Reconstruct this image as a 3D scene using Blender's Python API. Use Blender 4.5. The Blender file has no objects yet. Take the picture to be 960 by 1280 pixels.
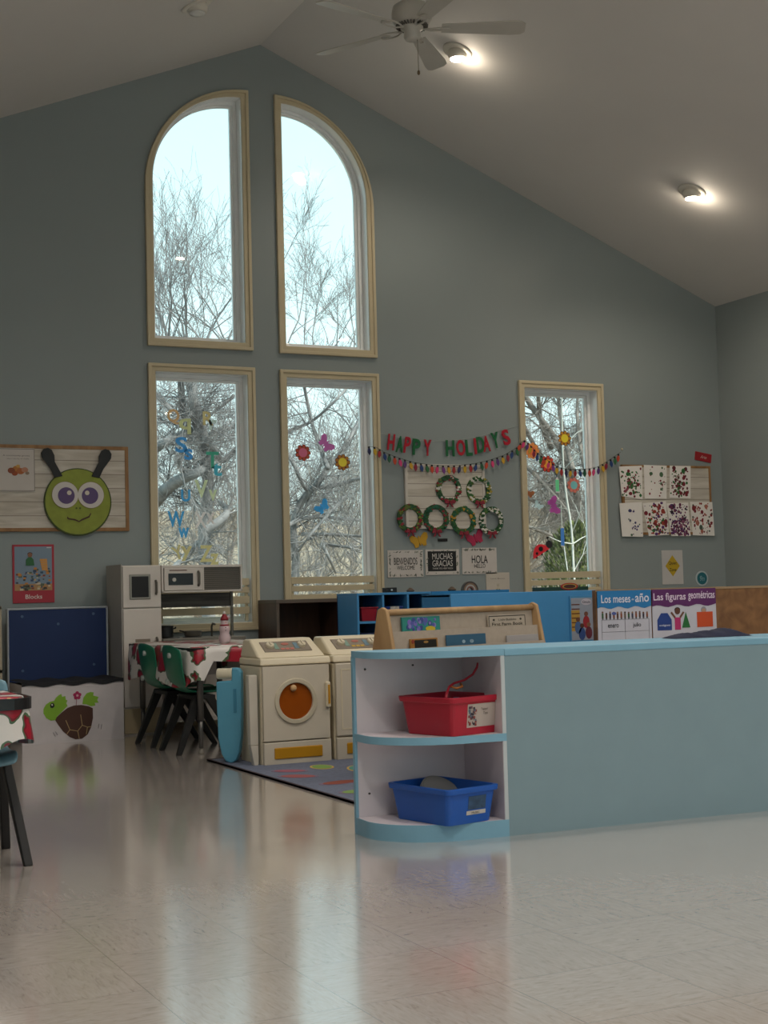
import bpy, bmesh, math, random
from mathutils import Vector, Matrix, Quaternion
PI = math.pi
S = bpy.context.scene
C = S.collection
RND = random.Random(7)

# ------------------------------------------------------------------ camera
FOC, YAW, PIT, ROL, CH = 1794.5, .447386, .056423, -.025969, .8
fw = Vector((math.sin(YAW)*math.cos(PIT), math.cos(YAW)*math.cos(PIT), math.sin(PIT)))
r0 = Vector((math.cos(YAW), -math.sin(YAW), 0)); u0 = r0.cross(fw)
cr = math.cos(ROL)*r0 + math.sin(ROL)*u0
cu = -math.sin(ROL)*r0 + math.cos(ROL)*u0
CAM = Vector((0, 0, CH))
cd = bpy.data.cameras.new('camera'); cam = bpy.data.objects.new('camera', cd); C.objects.link(cam)
cd.sensor_fit = 'HORIZONTAL'; cd.sensor_width = 36; cd.lens = 36*FOC/960; cd.clip_start = .05; cd.clip_end = 300
cam.matrix_world = Matrix(((cr.x, cu.x, -fw.x, 0), (cr.y, cu.y, -fw.y, 0), (cr.z, cu.z, -fw.z, CH), (0, 0, 0, 1)))
S.camera = cam

def on(px, py, X=None, Y=None, Z=None):
    """point of a real surface (X=, Y= or Z= plane) measured from the photograph"""
    d = (px-480)/FOC*cr + (640-py)/FOC*cu + fw
    t = X/d.x if X is not None else Y/d.y if Y is not None else (Z-CH)/d.z
    return CAM + d*t

# ------------------------------------------------------------------ materials
def lin(h):
    h = h.lstrip('#'); o = []
    for i in (0, 2, 4):
        c = int(h[i:i+2], 16)/255
        o.append(c/12.92 if c <= .04045 else ((c+.055)/1.055)**2.4)
    return (*o, 1)
MC = {}
def mat(h, rough=.6, metal=0, var=0, scale=8, bump=0, spec=.5, coat=0, emit=0, alpha=1, trans=0):
    k = (h, rough, metal, var, scale, bump, spec, coat, emit, alpha, trans)
    if k in MC: return MC[k]
    m = bpy.data.materials.new('paint_'+h); m.use_nodes = True
    nt = m.node_tree; b = nt.nodes['Principled BSDF']
    b.inputs['Base Color'].default_value = lin(h); b.inputs['Roughness'].default_value = rough
    b.inputs['Metallic'].default_value = metal; b.inputs['Specular IOR Level'].default_value = spec
    b.inputs['Coat Weight'].default_value = coat
    if trans: b.inputs['Transmission Weight'].default_value = trans
    if emit:
        b.inputs['Emission Color'].default_value = lin(h); b.inputs['Emission Strength'].default_value = emit
    tc = nt.nodes.new('ShaderNodeTexCoord'); n = nt.nodes.new('ShaderNodeTexNoise')
    n.inputs['Scale'].default_value = scale; n.inputs['Detail'].default_value = 4
    nt.links.new(tc.outputs['Object'], n.inputs['Vector'])
    v = var or .03
    hs = nt.nodes.new('ShaderNodeHueSaturation'); hs.inputs['Color'].default_value = lin(h)
    mr = nt.nodes.new('ShaderNodeMapRange'); mr.inputs['To Min'].default_value = 1-v; mr.inputs['To Max'].default_value = 1+v
    mr.inputs['From Min'].default_value = .3; mr.inputs['From Max'].default_value = .7
    nt.links.new(n.outputs['Fac'], mr.inputs['Value']); nt.links.new(mr.outputs[0], hs.inputs['Value'])
    nt.links.new(hs.outputs['Color'], b.inputs['Base Color'])
    if bump:
        bp = nt.nodes.new('ShaderNodeBump'); bp.inputs['Strength'].default_value = bump; bp.inputs['Distance'].default_value = .01
        nt.links.new(n.outputs['Fac'], bp.inputs['Height']); nt.links.new(bp.outputs[0], b.inputs['Normal'])
    MC[k] = m
    return m

def wood(h1, h2, scale=(2, 2, 30), rough=.5, plank=None):
    """grain stretched along one axis; plank=(axis, pitch) adds dark joints"""
    k = ('w', h1, h2, scale, rough, plank)
    if k in MC: return MC[k]
    m = bpy.data.materials.new('wood_'+h1); m.use_nodes = True; nt = m.node_tree; b = nt.nodes['Principled BSDF']
    b.inputs['Roughness'].default_value = rough
    tc = nt.nodes.new('ShaderNodeTexCoord'); mp = nt.nodes.new('ShaderNodeMapping'); mp.inputs['Scale'].default_value = scale
    n = nt.nodes.new('ShaderNodeTexNoise'); n.inputs['Scale'].default_value = 1; n.inputs['Detail'].default_value = 6
    n.inputs['Distortion'].default_value = .6
    cr_ = nt.nodes.new('ShaderNodeValToRGB'); cr_.color_ramp.elements[0].color = lin(h1); cr_.color_ramp.elements[1].color = lin(h2)
    cr_.color_ramp.elements[0].position = .35; cr_.color_ramp.elements[1].position = .65
    nt.links.new(tc.outputs['Object'], mp.inputs[0]); nt.links.new(mp.outputs[0], n.inputs['Vector'])
    nt.links.new(n.outputs['Fac'], cr_.inputs[0])
    out = cr_.outputs[0]
    if plank:
        sp = nt.nodes.new('ShaderNodeSeparateXYZ'); nt.links.new(tc.outputs['Object'], sp.inputs[0])
        a = nt.nodes.new('ShaderNodeMath'); a.operation = 'DIVIDE'; a.inputs[1].default_value = plank[1]
        nt.links.new(sp.outputs[plank[0]], a.inputs[0])
        f = nt.nodes.new('ShaderNodeMath'); f.operation = 'FRACT'; nt.links.new(a.outputs[0], f.inputs[0])
        c = nt.nodes.new('ShaderNodeMath'); c.operation = 'LESS_THAN'; c.inputs[1].default_value = .05
        nt.links.new(f.outputs[0], c.inputs[0])
        mx = nt.nodes.new('ShaderNodeMix'); mx.data_type = 'RGBA'
        nt.links.new(c.outputs[0], mx.inputs['Factor']); nt.links.new(out, mx.inputs['A'])
        mx.inputs['B'].default_value = lin('8d8478'); out = mx.outputs['Result']
    nt.links.new(out, b.inputs['Base Color'])
    MC[k] = m
    return m

WALL = mat('929b9b', .38, var=.03, scale=1.2, spec=.35)
CEIL = mat('d8d5d1', .75, var=.02, scale=1.5)
CREAM = mat('cdbf9f', .45)
VINYL = mat('fafcfc', .16, spec=.7)
WHITE = mat('d9d6d0', .5)
PAPER = mat('f0ebe6', .8)
BLACK = mat('0c0d10', .5)
BLUEC = mat('80b0c8', .4)
GREYB = mat('839ca6', .42, var=.02)

def floor_mat():
    m = bpy.data.materials.new('vinyl_tile'); m.use_nodes = True; nt = m.node_tree; b = nt.nodes['Principled BSDF']
    N = nt.nodes.new; L = nt.links.new
    tc = N('ShaderNodeTexCoord')
    mp = N('ShaderNodeMapping'); mp.inputs['Location'].default_value = (-.185, -.01, 0)
    L(tc.outputs['Object'], mp.inputs[0])
    sc = N('ShaderNodeVectorMath'); sc.operation = 'SCALE'; sc.inputs['Scale'].default_value = 1/.3235
    L(mp.outputs[0], sc.inputs[0])
    ck = N('ShaderNodeTexChecker'); ck.inputs['Scale'].default_value = 1; L(sc.outputs[0], ck.inputs['Vector'])
    fl = N('ShaderNodeVectorMath'); fl.operation = 'FLOOR'; L(sc.outputs[0], fl.inputs[0])
    wn = N('ShaderNodeTexWhiteNoise'); L(fl.outputs[0], wn.inputs['Vector'])
    # streaks: one orientation per checker square
    outs = []
    for s in ((95, 17, 1), (24, 80, 1)):
        mm = N('ShaderNodeMapping'); mm.inputs['Scale'].default_value = s; mm.inputs['Rotation'].default_value = (0, 0, .25)
        L(tc.outputs['Object'], mm.inputs[0])
        ns = N('ShaderNodeTexNoise'); ns.inputs['Scale'].default_value = 1; ns.inputs['Detail'].default_value = 5; ns.inputs['Distortion'].default_value = 1.2
        L(mm.outputs[0], ns.inputs['Vector']); outs.append(ns)
    mx = N('ShaderNodeMix'); L(ck.outputs['Fac'], mx.inputs['Factor']); L(outs[0].outputs['Fac'], mx.inputs['A']); L(outs[1].outputs['Fac'], mx.inputs['B'])
    rp = N('ShaderNodeValToRGB'); e = rp.color_ramp.elements
    e[0].position = .25; e[0].color = lin('ab9f97'); e[1].position = .75; e[1].color = lin('cbc3bc')
    x = e.new(.42); x.color = lin('bfb5ad')
    L(mx.outputs['Result'], rp.inputs[0])
    hs = N('ShaderNodeHueSaturation'); L(rp.outputs[0], hs.inputs['Color'])
    mr = N('ShaderNodeMapRange'); mr.inputs['To Min'].default_value = .98; mr.inputs['To Max'].default_value = 1.02
    L(wn.outputs['Value'], mr.inputs[0]); L(mr.outputs[0], hs.inputs['Value'])
    # joints
    sp = N('ShaderNodeSeparateXYZ'); L(sc.outputs[0], sp.inputs[0]); ls = []
    for i in (0, 1):
        f = N('ShaderNodeMath'); f.operation = 'FRACT'; L(sp.outputs[i], f.inputs[0])
        c = N('ShaderNodeMath'); c.operation = 'LESS_THAN'; c.inputs[1].default_value = .006; L(f.outputs[0], c.inputs[0]); ls.append(c)
    mm = N('ShaderNodeMath'); mm.operation = 'MAXIMUM'; L(ls[0].outputs[0], mm.inputs[0]); L(ls[1].outputs[0], mm.inputs[1])
    mj = N('ShaderNodeMix'); mj.data_type = 'RGBA'; mj.inputs['B'].default_value = lin('998c82')
    L(mm.outputs[0], mj.inputs['Factor']); L(hs.outputs['Color'], mj.inputs['A']); L(mj.outputs['Result'], b.inputs['Base Color'])
    # wax: uneven roughness, faint waviness
    n2 = N('ShaderNodeTexNoise'); n2.inputs['Scale'].default_value = 3; n2.inputs['Detail'].default_value = 5; L(tc.outputs['Object'], n2.inputs['Vector'])
    r2 = N('ShaderNodeMapRange'); r2.inputs['To Min'].default_value = .11; r2.inputs['To Max'].default_value = .2
    L(n2.outputs['Fac'], r2.inputs[0]); L(r2.outputs[0], b.inputs['Roughness'])
    bp = N('ShaderNodeBump'); bp.inputs['Strength'].default_value = .04; bp.inputs['Distance'].default_value = .001
    L(outs[1].outputs['Fac'], bp.inputs['Height']); L(bp.outputs[0], b.inputs['Normal'])
    b.inputs['Specular IOR Level'].default_value = .8
    b.inputs['Coat Weight'].default_value = 1; b.inputs['Coat IOR'].default_value = 1.8; b.inputs['Coat Roughness'].default_value = .13
    return m

def glass_mat():
    m = bpy.data.materials.new('window_glass'); m.use_nodes = True; nt = m.node_tree
    nt.nodes.remove(nt.nodes['Principled BSDF']); o = nt.nodes['Material Output']
    t = nt.nodes.new('ShaderNodeBsdfTransparent'); t.inputs[0].default_value = (.95, .99, .98, 1)
    g = nt.nodes.new('ShaderNodeBsdfGlossy'); g.inputs['Roughness'].default_value = .02
    fr = nt.nodes.new('ShaderNodeFresnel'); fr.inputs[0].default_value = 1.5
    mx = nt.nodes.new('ShaderNodeMixShader')
    nt.links.new(fr.outputs[0], mx.inputs[0]); nt.links.new(t.outputs[0], mx.inputs[1]); nt.links.new(g.outputs[0], mx.inputs[2])
    nt.links.new(mx.outputs[0], o.inputs[0])
    return m
GLASS = glass_mat()

def cloth_mat():
    """white oilcloth printed with red poinsettias and green leaves"""
    m = bpy.data.materials.new('poinsettia_cloth'); m.use_nodes = True; nt = m.node_tree; b = nt.nodes['Principled BSDF']
    N = nt.nodes.new; L = nt.links.new
    tc = N('ShaderNodeTexCoord'); n = N('ShaderNodeTexNoise'); n.inputs['Scale'].default_value = 14; n.inputs['Detail'].default_value = 2
    L(tc.outputs['Object'], n.inputs['Vector'])
    vm = N('ShaderNodeVectorMath'); vm.operation = 'MULTIPLY_ADD'; vm.inputs[1].default_value = (.12, .12, .12)
    L(n.outputs['Color'], vm.inputs[0]); L(tc.outputs['Object'], vm.inputs[2])
    v = N('ShaderNodeTexVoronoi'); v.inputs['Scale'].default_value = 6.5; L(vm.outputs[0], v.inputs['Vector'])
    r = N('ShaderNodeValToRGB'); r.color_ramp.interpolation = 'CONSTANT'; e = r.color_ramp.elements
    e[0].position = 0; e[0].color = lin('b88a48'); e[1].position = .1; e[1].color = lin('a3182e')
    for p, c in ((.37, '7c1426'), (.42, '4c6a4a'), (.475, 'e4e0dc')): x = e.new(p); x.color = lin(c)
    L(v.outputs['Distance'], r.inputs[0]); L(r.outputs[0], b.inputs['Base Color'])
    b.inputs['Roughness'].default_value = .3
    return m
CLOTH = cloth_mat()

# ------------------------------------------------------------------ mesh builder
class MB:
    def __init__(s): s.v = []; s.f = []; s.m = []; s.mats = []; s.M = Matrix()
    def mi(s, m):
        if m not in s.mats: s.mats.append(m)
        return s.mats.index(m)
    def add(s, vs, fs, m):
        k = len(s.v); i = s.mi(m)
        s.v += [s.M @ Vector(p) for p in vs]; s.f += [[k+a for a in q] for q in fs]; s.m += [i]*len(fs); return s
    def box(s, x0, x1, y0, y1, z0, z1, m):
        return s.add([(x, y, z) for z in (z0, z1) for y in (y0, y1) for x in (x0, x1)],
                     [(0, 2, 3, 1), (4, 5, 7, 6), (0, 1, 5, 4), (2, 6, 7, 3), (0, 4, 6, 2), (1, 3, 7, 5)], m)
    def hexa(s, p, m):   # 8 corners, bottom four then top four, both counter-clockwise
        return s.add(p, [(3, 2, 1, 0), (4, 5, 6, 7), (0, 1, 5, 4), (1, 2, 6, 5), (2, 3, 7, 6), (3, 0, 4, 7)], m)
    def prism(s, pts, y0, y1, m):   # polygon in XZ, from y0 (towards the viewer) to y1
        n = len(pts)
        return s.add([(x, y0, z) for x, z in pts]+[(x, y1, z) for x, z in pts],
                     [list(range(n)), list(range(2*n-1, n-1, -1))]+[(i, n+i, n+(i+1) % n, (i+1) % n) for i in range(n)], m)
    def slab(s, pts, z0, z1, m):    # polygon in XY
        n = len(pts)
        return s.add([(x, y, z0) for x, y in pts]+[(x, y, z1) for x, y in pts],
                     [list(range(n-1, -1, -1)), list(range(n, 2*n))]+[(i, (i+1) % n, n+(i+1) % n, n+i) for i in range(n)], m)
    def disc(s, cx, cz, r, y0, y1, m, n=24, rz=None):
        return s.prism([(cx+r*math.cos(2*PI*i/n), cz+(rz or r)*math.sin(2*PI*i/n)) for i in range(n)], y0, y1, m)
    def ring(s, cx, cz, ro, ri, y0, y1, m, n=32, a0=0, a1=2*PI):
        full = abs(a1-a0-2*PI) < 1e-6; k = n if full else n+1; vs = []
        for i in range(k):
            a = a0+(a1-a0)*i/n; c, d = math.cos(a), math.sin(a)
            vs += [(cx+ro*c, y0, cz+ro*d), (cx+ri*c, y0, cz+ri*d), (cx+ro*c, y1, cz+ro*d), (cx+ri*c, y1, cz+ri*d)]
        fs = []
        for i in range(n):
            a = 4*i; b = 4*((i+1) % k)
            fs += [(a, b, b+1, a+1), (a+2, a+3, b+3, b+2), (a, a+2, b+2, b), (a+1, b+1, b+3, a+3)]
        if not full: fs += [(0, 1, 3, 2), (4*n, 4*n+2, 4*n+3, 4*n+1)]
        return s.add(vs, fs, m)
    def tube(s, path, rad, m, n=8, caps=True):
        P = [Vector(p) for p in path]; R = rad if isinstance(rad, (list, tuple)) else [rad]*len(P); vs = []; fs = []
        ref = Vector((0, 0, 1))
        t0 = (P[1]-P[0]).normalized()
        if abs(t0.z) > .9: ref = Vector((1, 0, 0))
        a = t0.cross(ref).normalized()
        for i, p in enumerate(P):
            t = (P[min(i+1, len(P)-1)]-P[max(i-1, 0)]).normalized()
            a = (a-t*a.dot(t)).normalized(); b = t.cross(a)
            vs += [p+R[i]*(math.cos(2*PI*j/n)*a+math.sin(2*PI*j/n)*b) for j in range(n)]
        for i in range(len(P)-1):
            for j in range(n):
                q = (j+1) % n; fs.append((i*n+j, i*n+q, (i+1)*n+q, (i+1)*n+j))
        if caps: fs += [list(range(n-1, -1, -1)), [len(vs)-n+j for j in range(n)]]
        return s.add(vs, fs, m)
    def lathe(s, prof, m, c=(0, 0, 0), n=24, sx=1, sy=1):   # profile of (r, z) about Z
        vs = []; fs = []
        for r, z in prof: vs += [(c[0]+sx*r*math.cos(2*PI*j/n), c[1]+sy*r*math.sin(2*PI*j/n), c[2]+z) for j in range(n)]
        for i in range(len(prof)-1):
            for j in range(n):
                q = (j+1) % n; fs.append((i*n+j, i*n+q, (i+1)*n+q, (i+1)*n+j))
        fs += [list(range(n-1, -1, -1)), [len(vs)-n+j for j in range(n)]]
        return s.add(vs, fs, m)
    def text(s, t, x, z, w, h, y, m, fat=.0, th=.0012, shear=0):
        """lettering centred at (x, z), fitted to w by h, facing -Y with its front at y"""
        cu_ = bpy.data.curves.new('t', 'FONT'); cu_.body = t; cu_.offset = fat; cu_.resolution_u = 3; cu_.shear = shear; cu_.align_x = 'CENTER'
        o = bpy.data.objects.new('t', cu_); C.objects.link(o)
        me = bpy.data.meshes.new_from_object(o.evaluated_get(bpy.context.evaluated_depsgraph_get()))
        if me.vertices:
            xs = [v.co.x for v in me.vertices]; ys = [v.co.y for v in me.vertices]
            ax, bx, ay, by = min(xs), max(xs), min(ys), max(ys)
            kx = w/max(bx-ax, 1e-6); ky = h/max(by-ay, 1e-6)
            s.add([(x+(v.co.x-(ax+bx)/2)*kx, y, z+(v.co.y-(ay+by)/2)*ky) for v in me.vertices], [list(p.vertices) for p in me.polygons], m)
        bpy.data.objects.remove(o); bpy.data.curves.remove(cu_); bpy.data.meshes.remove(me)
        return s
    def build(s, name, parent=None, loc=(0, 0, 0), rot=(0, 0, 0), bevel=0, smooth=False, seg=2, sub=0):
        me = bpy.data.meshes.new(name); me.from_pydata([tuple(v) for v in s.v], [], s.f)
        for m in s.mats: me.materials.append(m)
        for p, i in zip(me.polygons, s.m): p.material_index = i; p.use_smooth = smooth
        me.update()
        o = bpy.data.objects.new(name, me); C.objects.link(o); o.location = loc; o.rotation_euler = rot
        if parent: o.parent = parent
        if bevel:
            b = o.modifiers.new('bevel', 'BEVEL'); b.width = bevel; b.segments = seg; b.limit_method = 'ANGLE'; b.angle_limit = math.radians(40)
        if sub: o.modifiers.new('sub', 'SUBSURF').render_levels = sub; o.modifiers['sub'].levels = sub
        return o

def tag(o, label=None, cat=None, group=None, kind=None):
    if label: o['label'] = label
    if cat: o['category'] = cat
    if group: o['group'] = group
    if kind: o['kind'] = kind
    return o
def thing(name, label, cat, loc, rz=0, group=None):
    o = bpy.data.objects.new(name, None); C.objects.link(o); o.location = loc; o.rotation_euler = (0, 0, rz); o.empty_display_size = .1
    return tag(o, label, cat, group)
def struct(o): o['kind'] = 'structure'; return o
def copy_tree(o, parent=None):
    c = o.copy(); C.objects.link(c); c.parent = parent
    for ch in [x for x in bpy.data.objects if x.parent == o]: copy_tree(ch, c)
    return c
def textpart(name, parent, items, m, **k):
    b = MB()
    for it in items: b.text(*it, m, **k)
    return b.build(name, parent)

# ------------------------------------------------------------------ room shell
YW = 8.75; XL, XR, XRG = -.33, 7.07, 3.375; YB = -5.0; ZR, ZE = 4.458, 2.935
PITCH = (ZR-ZE)/(XR-XRG)
def ceil_z(x): return ZR-abs(x-XRG)*PITCH
struct(MB().box(XL-.1, XR+.1, YB-.1, YW+.1, -.1, 0, floor_mat()).build('floor'))

# window openings: (outer casing rectangle, arch side)
CW = .058
WINS = [(2.567, 3.277, 2.40, 4.13, -1), (3.460, 4.172, 2.395, 4.128, 1), (2.567, 3.285, .586, 2.29, 0), (3.458, 4.178, .586, 2.287, 0), (5.28, 6.0, .586, 2.29, 0)]
def outline(x0, x1, z0, z1, arch, inset=0, n=20):
    x0 += inset; x1 -= inset; z0 += inset; z1 -= inset; r = x1-x0
    if not arch: return [(x0, z0), (x1, z0), (x1, z1), (x0, z1)]
    if arch < 0:
        return [(x0, z0), (x1, z0), (x1, z1)]+[(x1-r*math.cos(PI/2*(1-i/n)), z1-r+r*math.sin(PI/2*(1-i/n))) for i in range(1, n+1)]
    return [(x0, z0), (x1, z0)]+[(x0+r*math.cos(PI/2*i/n), z1-r+r*math.sin(PI/2*i/n)) for i in range(0, n)]+[(x0, z1)]

def cut(ob, cutters):
    for c in cutters:
        md = ob.modifiers.new('cut', 'BOOLEAN'); md.object = c; md.operation = 'DIFFERENCE'; md.solver = 'EXACT'
    me = bpy.data.meshes.new_from_object(ob.evaluated_get(bpy.context.evaluated_depsgraph_get()))
    ob.modifiers.clear(); ob.data = me
    for c in cutters: bpy.data.objects.remove(c)
TH = .16
gable = [(XL, 0), (XR, 0), (XR, ZE+.02), (XRG, ZR+.02), (XL, ZE+.02)]
wb = MB().prism(gable, YW, YW+TH, WALL).build('wall_back')
cut(wb, [MB().prism(outline(*w, inset=.045), YW-.1, YW+TH+.1, WALL).build('c') for w in WINS]); struct(wb)
wf = MB().prism(gable, YB-TH, YB, WALL).build('wall_front')
ADDED_REAR_WINS = [(x, x+1.45, .35, 2.65) for x in (.1, 1.75, 3.7, 5.35)]  # unseen openings behind the camera, added and widened to bring in daylight
cut(wf, [MB().box(a, b, YB-TH-.1, YB+.1, c, d, WALL).build('c') for a, b, c, d in ADDED_REAR_WINS]); struct(wf)
wl = MB().box(XL-TH, XL, YB, YW, 0, ZE, WALL).build('wall_left')
ADDED_LEFT_WINS = [(y, y+1.2, .9, 2.4) for y in (-4.2, -2.4)]  # unseen side openings, also added to let daylight in
cut(wl, [MB().box(XL-TH-.1, XL+.1, a, b, c, d, WALL).build('c') for a, b, c, d in ADDED_LEFT_WINS]); struct(wl)
struct(MB().box(XR, XR+TH, YB, YW, 0, ZE, WALL).build('wall_right'))
cb = MB()
cb.prism([(XL-.1, ceil_z(XL-.1)), (XRG, ZR), (XR+.1, ceil_z(XR+.1)), (XR+.1, ZE+.1), (XRG, ZR+.14), (XL-.1, ZE+.1)], YB-.05, YW+.05, CEIL)
struct(cb.build('ceiling'))
struct(MB().box(XL, XR, YW-.014, YW, 0, .1, CREAM).build('baseboard_back'))
struct(MB().box(XR-.014, XR, YB, YW-.014, 0, .1, CREAM).build('baseboard_right'))
struct(MB().box(XL, XL+.014, YB, YW-.014, 0, .1, CREAM).build('baseboard_left'))

def loop_prism(mb, o1, o2, y0, y1, m):
    n = len(o1)
    vs = [(x, y0, z) for x, z in o1]+[(x, y0, z) for x, z in o2]+[(x, y1, z) for x, z in o1]+[(x, y1, z) for x, z in o2]
    fs = []
    for i in range(n):
        j = (i+1) % n
        fs += [(i, j, n+j, n+i), (2*n+i, 3*n+i, 3*n+j, 2*n+j), (i, 2*n+i, 2*n+j, j), (n+i, n+j, 3*n+j, 3*n+i)]
    mb.add(vs, fs, m)
for i, w in enumerate(WINS):
    b = MB()
    loop_prism(b, outline(*w), outline(*w, inset=.022), YW-.024, YW+.002, CREAM)
    loop_prism(b, outline(*w, inset=.020), outline(*w, inset=.05), YW-.015, YW+.002, CREAM)
    o = struct(b.build('window_%d' % (i+1), bevel=.004))
    b = MB(); loop_prism(b, outline(*w, inset=.046), outline(*w, inset=.052), YW-.002, YW+.085, VINYL); b.build('jamb', o)
    b = MB(); loop_prism(b, outline(*w, inset=.048), outline(*w, inset=.075), YW+.085, YW+TH, VINYL)
    loop_prism(b, outline(*w, inset=.070), outline(*w, inset=.09), YW+.105, YW+.135, VINYL); b.build('sash', o, bevel=.003)
    MB().prism(outline(*w, inset=.088), YW+.118, YW+.122, GLASS).build('pane', o)
k = 6
for a, b_, c, d in ADDED_REAR_WINS:
    q = MB(); loop_prism(q, [(a-.06, c-.06), (b_+.06, c-.06), (b_+.06, d+.06), (a-.06, d+.06)], [(a, c), (b_, c), (b_, d), (a, d)], YB, YB+.02, CREAM)
    q.box((a+b_)/2-.02, (a+b_)/2+.02, YB-.1, YB-.06, c, d, VINYL)
    o = struct(q.build('window_%d' % k)); MB().box(a, b_, YB-.085, YB-.08, c, d, GLASS).build('pane', o); k += 1
for a, b_, c, d in ADDED_LEFT_WINS:
    q = MB(); q.M = Matrix.Translation((XL, 0, 0)) @ Matrix.Rotation(PI/2, 4, 'Z')
    loop_prism(q, [(a-.06, c-.06), (b_+.06, c-.06), (b_+.06, d+.06), (a-.06, d+.06)], [(a, c), (b_, c), (b_, d), (a, d)], -.02, 0, CREAM)
    o = struct(q.build('window_%d' % k)); MB().box(XL-.1, XL-.095, a, b_, c, d, GLASS).build('pane', o); k += 1

# wooden slats screening the foot of the three lower windows
for i, (w, lab) in enumerate(((WINS[2], 'white slatted guard across the window foot behind the toy kitchen'),
                              (WINS[3], 'white slatted guard across the foot of the flower-stickered middle window'),
                              (WINS[4], 'white slatted guard at the foot of the ladybug window'))):
    b = MB(); x0, x1 = w[0]+.06, w[1]-.06
    for z0, z1 in ((.875, .920), (.825, .862), (.755, .805), (.69, .735)): b.box(x0, x1, YW+.012, YW+.028, z0, z1, CREAM)
    for x in (x0+.004, x1-.024): b.box(x, x+.02, YW+.028, YW+.045, .645, .92, CREAM)
    tag(b.build('window_guard', bevel=.002), lab, 'window guard', 'slatted window guards')

# ------------------------------------------------------------------ ceiling lights and detectors
BULB = mat('fff1d6', .5, emit=28)
def recessed(px, py, side, lit, label):
    d = (px-480)/FOC*cr + (640-py)/FOC*cu + fw
    t = (ZR+PITCH*side*XRG-CH)/(d.z+PITCH*side*d.x); p = CAM+d*t
    fixture(p, side, lit, label)
def fixture(p, side, lit, label, power=20, grp='recessed ceiling spots', near=True):
    a = side*math.atan(PITCH)
    t = thing('recessed_light', label, 'ceiling light', p, 0, grp); t.rotation_euler = (0, a, 0)
    MB().lathe([(.075, -.012), (.092, -.008), (.094, 0), (.07, 0), (.066, -.004)], mat('d8d2c6', .4), n=32).build('trim_ring', t, smooth=True)
    q = MB(); q.M = Matrix.Rotation(-a, 4, 'Y')
    q.lathe([(.045, .02), (.062, -.002), (.06, -.03), (.05, -.047), (.048, -.047)], mat('d8d2c6', .4), n=28).build('eyeball', t, smooth=True)
    q = MB(); q.M = Matrix.Rotation(-a, 4, 'Y')
    q.lathe([(.02, -.046), (.046, -.047), (.044, -.053), (.02, -.057)], BULB if lit else mat('d9d7d2', .3), n=28).build('bulb', t, smooth=True)
    if lit:
        l = bpy.data.lights.new('spot_bulb', 'SPOT'); l.energy = power; l.color = (1, .86, .7) if near else (1, .92, .84); l.shadow_soft_size = .04
        l.spot_size = math.radians(150); l.spot_blend = .6
        lo = bpy.data.objects.new('bulb_light', l); C.objects.link(lo); lo.location = p+Vector((0, 0, -.075))
        # spill from the bulb face that washes the slope beside it
        if not near: return
        g = bpy.data.lights.new('bulb_spill', 'POINT'); g.energy = 1.1; g.color = (1, .86, .68); g.shadow_soft_size = .03
        go = bpy.data.objects.new('bulb_spill', g); C.objects.link(go); go.location = p+Vector((.03*side, -.0, -.10))
recessed(572, 64, 1, True, 'lit recessed ceiling spot just right of the ceiling fan')
recessed(865, 239, 1, True, 'lit recessed ceiling spot low on the right slope by the right wall')
recessed(246, 6, -1, False, 'unlit recessed ceiling spot on the left slope')
for y in (4.6, 1.6, -1.4, -4.0):  # grid of out-of-view spots added to brighten the interior
    for x, sd in ((1.1, -1), (2.55, -1), (4.2, 1), (5.9, 1)):
        fixture(Vector((x, y, ceil_z(x))), sd, True, 'lit recessed ceiling spot behind the photographer', 44, 'ceiling spots nearer the camera', False)

# ------------------------------------------------------------------ ceiling fan
FX, FY = 3.375, 6.544
fan = thing('ceiling_fan', 'white five-blade ceiling fan hanging from the ridge', 'ceiling fan', (FX, FY, ZR))
FW = mat('bdb9b0', .35)
MB().lathe([(.02, -.09), (.045, -.085), (.07, -.04), (.08, .0)], FW).build('canopy', fan, smooth=True)
MB().tube([(0, 0, -.08), (0, 0, -.58)], .012, FW).build('downrod', fan)
MB().lathe([(.03, -.56), (.06, -.575), (.098, -.60), (.105, -.63), (.105, -.665), (.09, -.69), (.07, -.70)], FW, n=36).build('motor_housing', fan, smooth=True)
b = MB()
for i in range(30):
    a = 2*PI*i/30; b.M = Matrix.Rotation(a, 4, 'Z'); b.box(.055, .085, -.003, .003, -.707, -.696, mat('5c5a55', .6))
b.build('vent_ring', fan)
MB().lathe([(.06, -.70), (.06, -.715), (.042, -.725), (.045, -.76), (.035, -.775), (.012, -.78)], FW, n=28).build('switch_cup', fan, smooth=True)
for i in range(5):
    a = math.radians(49+72*i)
    pts = [(.155, -.036), (.52, -.06), (.575, -.056), (.596, -.035), (.598, .035), (.575, .056), (.52, .06), (.155, .036)]
    q = MB(); q.M = Matrix.Rotation(a, 4, 'Z') @ Matrix.Translation((0, 0, -.712)) @ Matrix.Rotation(math.radians(-13), 4, 'X')
    q.slab(pts, -.003, .003, FW).build('blade', fan, bevel=.001)
    q = MB(); q.M = Matrix.Rotation(a, 4, 'Z') @ Matrix.Translation((0, 0, -.716)) @ Matrix.Rotation(math.radians(8), 4, 'X')
    q.tube([(.06, 0, 0), (.1, .02, -.004), (.14, .026, -.002), (.19, .02, 0), (.2, 0, 0), (.19, -.02, 0), (.14, -.026, -.002), (.1, -.02, -.004), (.06, 0, 0)], .005, FW, 6, False)
    q.build('blade_bracket', fan, smooth=True)
b = MB(); b.tube([(.02, -.02, -.775), (.021, -.022, -.94)], .0022, mat('8c8474', .5), 5)
b.lathe([(.003, -.965), (.008, -.958), (.007, -.945), (.003, -.94)], mat('6a5a40', .5), (.021, -.022, 0), 10); b.build('pull_chain', fan)

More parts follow.
